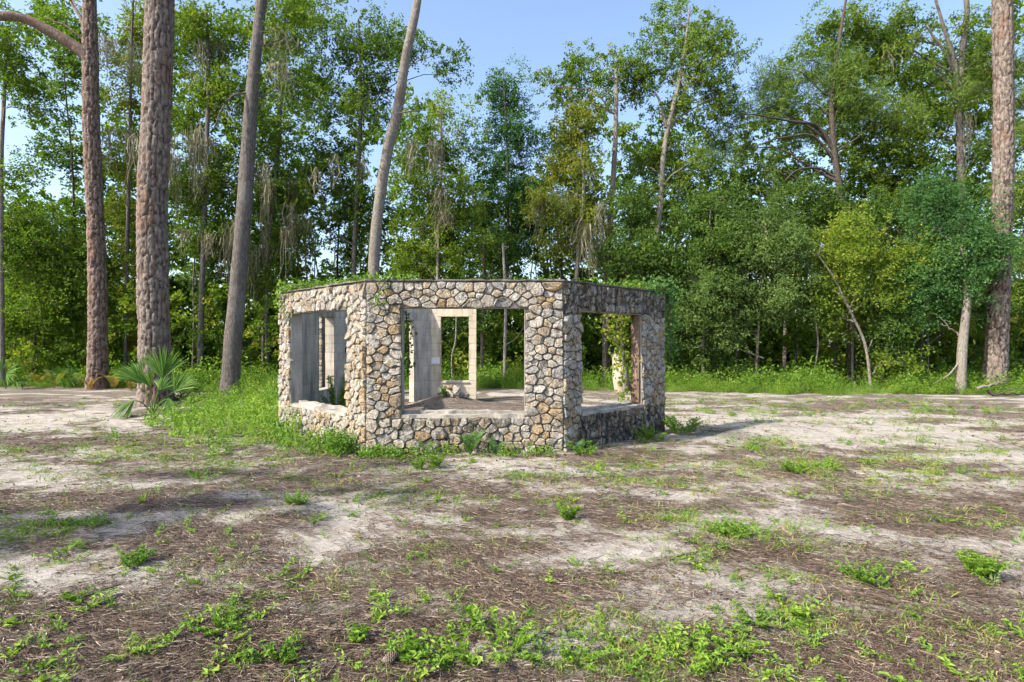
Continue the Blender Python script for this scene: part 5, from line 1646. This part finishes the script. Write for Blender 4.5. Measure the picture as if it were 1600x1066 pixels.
WEEDS = [(1528, 900, 34, .14, .030, .55, .12, 'round bushy weed standing alone on sand at the right'),
         (206, 888, 20, .09, .035, .25, .10, 'dark green weed tuft alone on the left sand'),
         (1150, 690, 1, .1, .03, .5, .02, None),
         (742, 985, 3, .16, .052, .35, .05, 'single upright shoot with paired leaves behind the leafy foreground patch'),
         (720, 1030, 15, .10, .042, .62, .18, 'brightest leafy weed clump at the bottom centre'),
         (790, 1022, 15, .11, .042, .58, .20, 'leafy weed clump beside the brightest one at the bottom'),
         (900, 1040, 11, .08, .036, .45, .15, 'darker weed clump right of the leafy pair at the bottom'),
         (640, 1035, 14, .09, .038, .5, .10, 'small weed clump left of the brightest bottom one'),
         (550, 1010, 6, .07, .045, .5, .05, 'little broad-leaved sprig left of the bottom clumps'),
         (1085, 1040, 14, .10, .040, .6, .16, 'leafy weed clump at the bottom right of centre'),
         (1150, 1015, 12, .10, .038, .6, .14, 'weed clump behind the bottom right leafy one'),
         (1180, 975, 16, .08, .030, .4, .13, 'dim weed clump above the bottom right leafy ones'),
         (1140, 838, 18, .09, .035, .4, .15, 'dense dark weed clump in the middle distance on sand'),
         (888, 818, 16, .13, .035, .55, .08, 'bright little weed standing in the middle of the clearing'),
         (680, 735, 12, .18, .04, .55, .10, 'bright upright weed in front of the ruin'),
         (655, 738, 10, .14, .04, .45, .08, 'second upright weed just left of the bright one before the ruin'),
         (470, 790, 14, .10, .035, .6, .08, 'lone bright tuft on the shaded track left of centre'),
         (350, 985, 18, .09, .035, .45, .14, 'low spreading weed at the lower left'),
         (430, 1040, 12, .08, .035, .25, .10, 'bluish-green weed at the bottom left of centre'),
         (130, 945, 12, .06, .03, .35, .10, 'thin weed patch on sand at the lower left'),
         (1240, 740, 14, .12, .04, .45, .12, 'weed tuft at the edge of the sandy track right of the ruin'),
         (1345, 915, 16, .09, .035, .4, .12, 'weed clump left of the round bushy one'),
         (915, 640, 0, 0, 0, 0, 0, None)]
for i, (px, py, ns, h, sz, tb, sp, lab) in enumerate(WEEDS):
    if lab is None: continue
    x, d = W(px, py)
    weed_plant(lab, x, d, ns, h, sz, 200 + i, tb, sp)
# plants growing inside and at the feet of the walls
weed_plant('bleached leafy weed growing on the sill inside the left window', -3.55, 11.3, 12, .95, .07, 240, .7, .25)
weed_plant('low weed at the right foot of the shaded side wall', 2.35, 9.35, 16, .22, .05, 241, .4, .25)
weed_plant('weed against the free right end of the ruin', 3.0, 10.0, 22, .3, .06, 242, .35, .3)
weed_plant('grassy weed at the near right corner of the ruin', 1.05, 8.0, 14, .16, .05, 243, .35, .2)
weed_plant('yellow-green shrub lit by sun deep in the wood at far left', X(238, 25), 25, 30, 2.6, .2, 244, 1.0, .9, 'leaf_yellow', 'shrub')
weed_plant('green tuft growing on the rubble inside the ruin', -1.75, 14.5, 6, .34, .06, 245, .55, .08)

# ------------------------------------------------------------------ small things
# broken stump seen through the side window
sd_ = 18.6
sx = X(968, sd_)
st = empty('broken_stump', (sx, sd_, gh(sx, sd_)), 'splintered pale stump seen through the side window of the ruin', 'stump')
mb = MB()
P = np.array([[sx + .08, sd_, -.1], [sx + .04, sd_, .3], [sx, sd_, .8], [sx - .05, sd_, 1.12]])
V, Q, T = tube(spline(P, 5), np.interp(np.arange(16), [0, 6, 15], [.22, .26, .20]), 16, False)
V = V.reshape(-1, 16, 3); V[-1, :, 2] += np.abs(np.sin(np.arange(16) * 1.7)) * .28 - .05; V[-2, :, 2] += np.abs(np.sin(np.arange(16) * 1.7)) * .12
mb.add(V.reshape(-1, 3), Q); mb.build('stump_wood', M['sapwood'], st, WPOS[st.name], True)
mb = MB(); V, Q, T = tube(spline(P + np.array([.07, .02, -.1]), 5), np.interp(np.arange(16), [0, 6, 15], [.24, .25, .16]), 12, False)
mb.add(V, Q); mb.build('loose_bark', M['bark_rust'], st, WPOS[st.name], True)

# cut sapling stub sticking out of the ground at the lower right
x, d = W(1558, 1042)
st = empty('cut_stub', (x, d, gh(x, d)), 'short cut sapling stub at the lower right corner', 'stub')
mb = MB(); mb.tube(spline([[x, d, -.03], [x + .004, d, .03], [x + .002, d, .075]], 3), np.array([.015, .0145, .014, .014, .0135, .013, .013]), 9)
mb.build('bark_sleeve', M['bark_rust'], st, WPOS[st.name], True)
mb = MB(); mb.tube([[x + .002, d, .0755], [x + .003, d, .079]], [.0115, .010], 9); mb.build('cut_face', M['cut_wood'], st, WPOS[st.name])

# pine cone lying at the bottom edge
x, d = W(608, 1043)
rs = np.random.default_rng(333)
pc = empty('pine_cone', (x, d, gh(x, d)), 'grey open pine cone lying near the bottom edge', 'pine cone')
mb = MB(); k = 90
i = np.arange(k); tt = (i + .5) / k; ang = i * 2.39996
rad = .026 * np.sin(np.pi * (tt * .82 + .12)); ax = np.array([.9, .35, .15]); ax = ax / np.linalg.norm(ax)
s1 = unit(np.cross(ax, [0, 0, 1.0])); s2 = np.cross(ax, s1)
C = np.array([x, d, gh(x, d) + .03]) + ax * ((tt - .5) * .075)[:, None]
D = np.cos(ang)[:, None] * s1 + np.sin(ang)[:, None] * s2
S = unit(np.cross(ax, D)); up = ax * .012
tip = C + D * rad[:, None] * 1.25 + up
V = np.stack([C - S * .004, C + S * .004, tip + S * .008, tip - S * .008], 1).reshape(-1, 3)
mb.add(V, np.arange(k * 4).reshape(-1, 4)); mb.build('scales', M['cone'], pc, WPOS[pc.name])
mb = MB(); mb.tube([C[0], C[k // 2], C[-1]], [.007, .008, .003], 8); mb.build('core', M['cone'], pc, WPOS[pc.name])

# fallen twigs and branches
TW = [((0, 985), (190, 925), .010, 'long thin stick lying across the lower left ground'), ((1050, 885), (1150, 850), .006, 'thin twig lying on sand right of centre'),
      ((1180, 990), (1330, 1012), .007, 'dark twig among litter at the lower right'), ((560, 960), (690, 940), .006, 'pale twig lying left of the paired-leaf shoot'), ((300, 800), (420, 790), .008, 'dark stick on the shaded track at the left'),
      ((1500, 735), (1560, 742), .008, 'twig lying across the weedy strip at the right'), ((980, 1000), (1080, 1030), .006, 'yellowish runner stem between the bottom weed clumps'),
      ((1420, 855), (1540, 875), .006, 'thin twig on the sand left of the round bushy weed'), ((640, 745), (760, 738), .010, 'stick lying on litter in front of the ruin'), ((1400, 1030), (1470, 1000), .006, 'twig at the lower right near the stub')]
for i, (a, b_, w, lab) in enumerate(TW):
    rs = np.random.default_rng(400 + i)
    (x0, d0), (x1, d1) = W(*a), W(*b_)
    q = np.linspace(0, 1, 9)
    xs = x0 + (x1 - x0) * q + rs.normal(size=9) * .012; ys = d0 + (d1 - d0) * q + rs.normal(size=9) * .02
    P = np.stack([xs, ys, ground_h(xs, ys) + w + .006], -1)
    mb = MB(); mb.tube(P, np.linspace(w, w * .4, 9), 6)
    k = 5; Pb = spline([P[k], P[k] + np.array([.06, .05, .03]), P[k] + np.array([.12, .13, .01])], 3); mb.tube(Pb, np.linspace(w * .5, w * .2, len(Pb)), 5)
    tag(mb.build('fallen_twig', M['twig'], None, tuple(P[4]), True), lab, 'twig')
# dead branches at the foot of the right-hand pine
for i, (a, b_, dd, lab) in enumerate([((1525, 606), (1572, 598), 17.6, 'bleached dead branch at the foot of the right-hand pine'), ((1545, 612), (1600, 632), 17.0, 'dark fallen branch right of the right-hand pine foot')]):
    rs = np.random.default_rng(420 + i)
    q = np.linspace(0, 1, 7)
    P = np.stack([X(a[0] + (b_[0] - a[0]) * q, dd), np.full(7, dd) + rs.normal(size=7) * .05, np.maximum(Z(a[1] + (b_[1] - a[1]) * q, dd), .06) + rs.normal(size=7) * .02], -1)
    mb = MB(); mb.tube(P, np.linspace(.05, .02, 7), 7)
    for s_ in (2, 4): mb.tube([P[s_], P[s_] + np.array([.15, -.1, .15]), P[s_] + np.array([.35, -.2, .2])], [.018, .012, .006], 5)
    tag(mb.build('fallen_branch', M['bark_pale' if i == 0 else 'bark_dark'], None, tuple(P[3]), True), lab, 'branch')

# pale house half hidden behind the foliage on the left
hd = 44.0
hx0, hx1 = X(95, hd), X(205, hd)
hz0, hz1 = Z(515, hd), Z(492, hd)
house = empty('distant_house', ((hx0 + hx1) / 2, hd, 0), 'pale house glimpsed through leaves far behind on the left', 'house')
mb = MB(); mb.box((hx0, hd, -.1), (hx1, hd + 6, 3.2)); mb.build('house_wall', M['render_wall'], house, WPOS[house.name])
mb = MB(); ym = hd + 3
mb.add([(hx0 - .4, hd - .4, 3.202), (hx1 + .4, hd - .4, 3.202), (hx1 + .4, hd + 6.4, 3.202), (hx0 - .4, hd + 6.4, 3.202), (hx0 - .4, ym, 4.6), (hx1 + .4, ym, 4.6)],
       [(0, 1, 5, 4), (2, 3, 4, 5), (3, 2, 1, 0)], [(0, 4, 3), (1, 2, 5)])
mb.build('roof', M['roof_grey'], house, WPOS[house.name])
for wx in (.25, .6):
    w0 = hx0 + (hx1 - hx0) * wx
    mb = MB(); mb.box((w0, hd - .04, 1.0), (w0 + .9, hd - .003, 2.2)); wf = mb.build('window', M['chalk'], house, (w0, hd, 1.0))
    mb = MB(); mb.box((w0 + .07, hd - .06, 1.07), (w0 + .83, hd - .043, 2.13)); mb.build('pane', M['pane'], wf, (w0, hd, 1.0))
print('leaves in crowns', CROWN_LEAVES, 'triangles about', sum(len(m.loops) - 2 * len(m.polygons) for m in bpy.data.meshes))
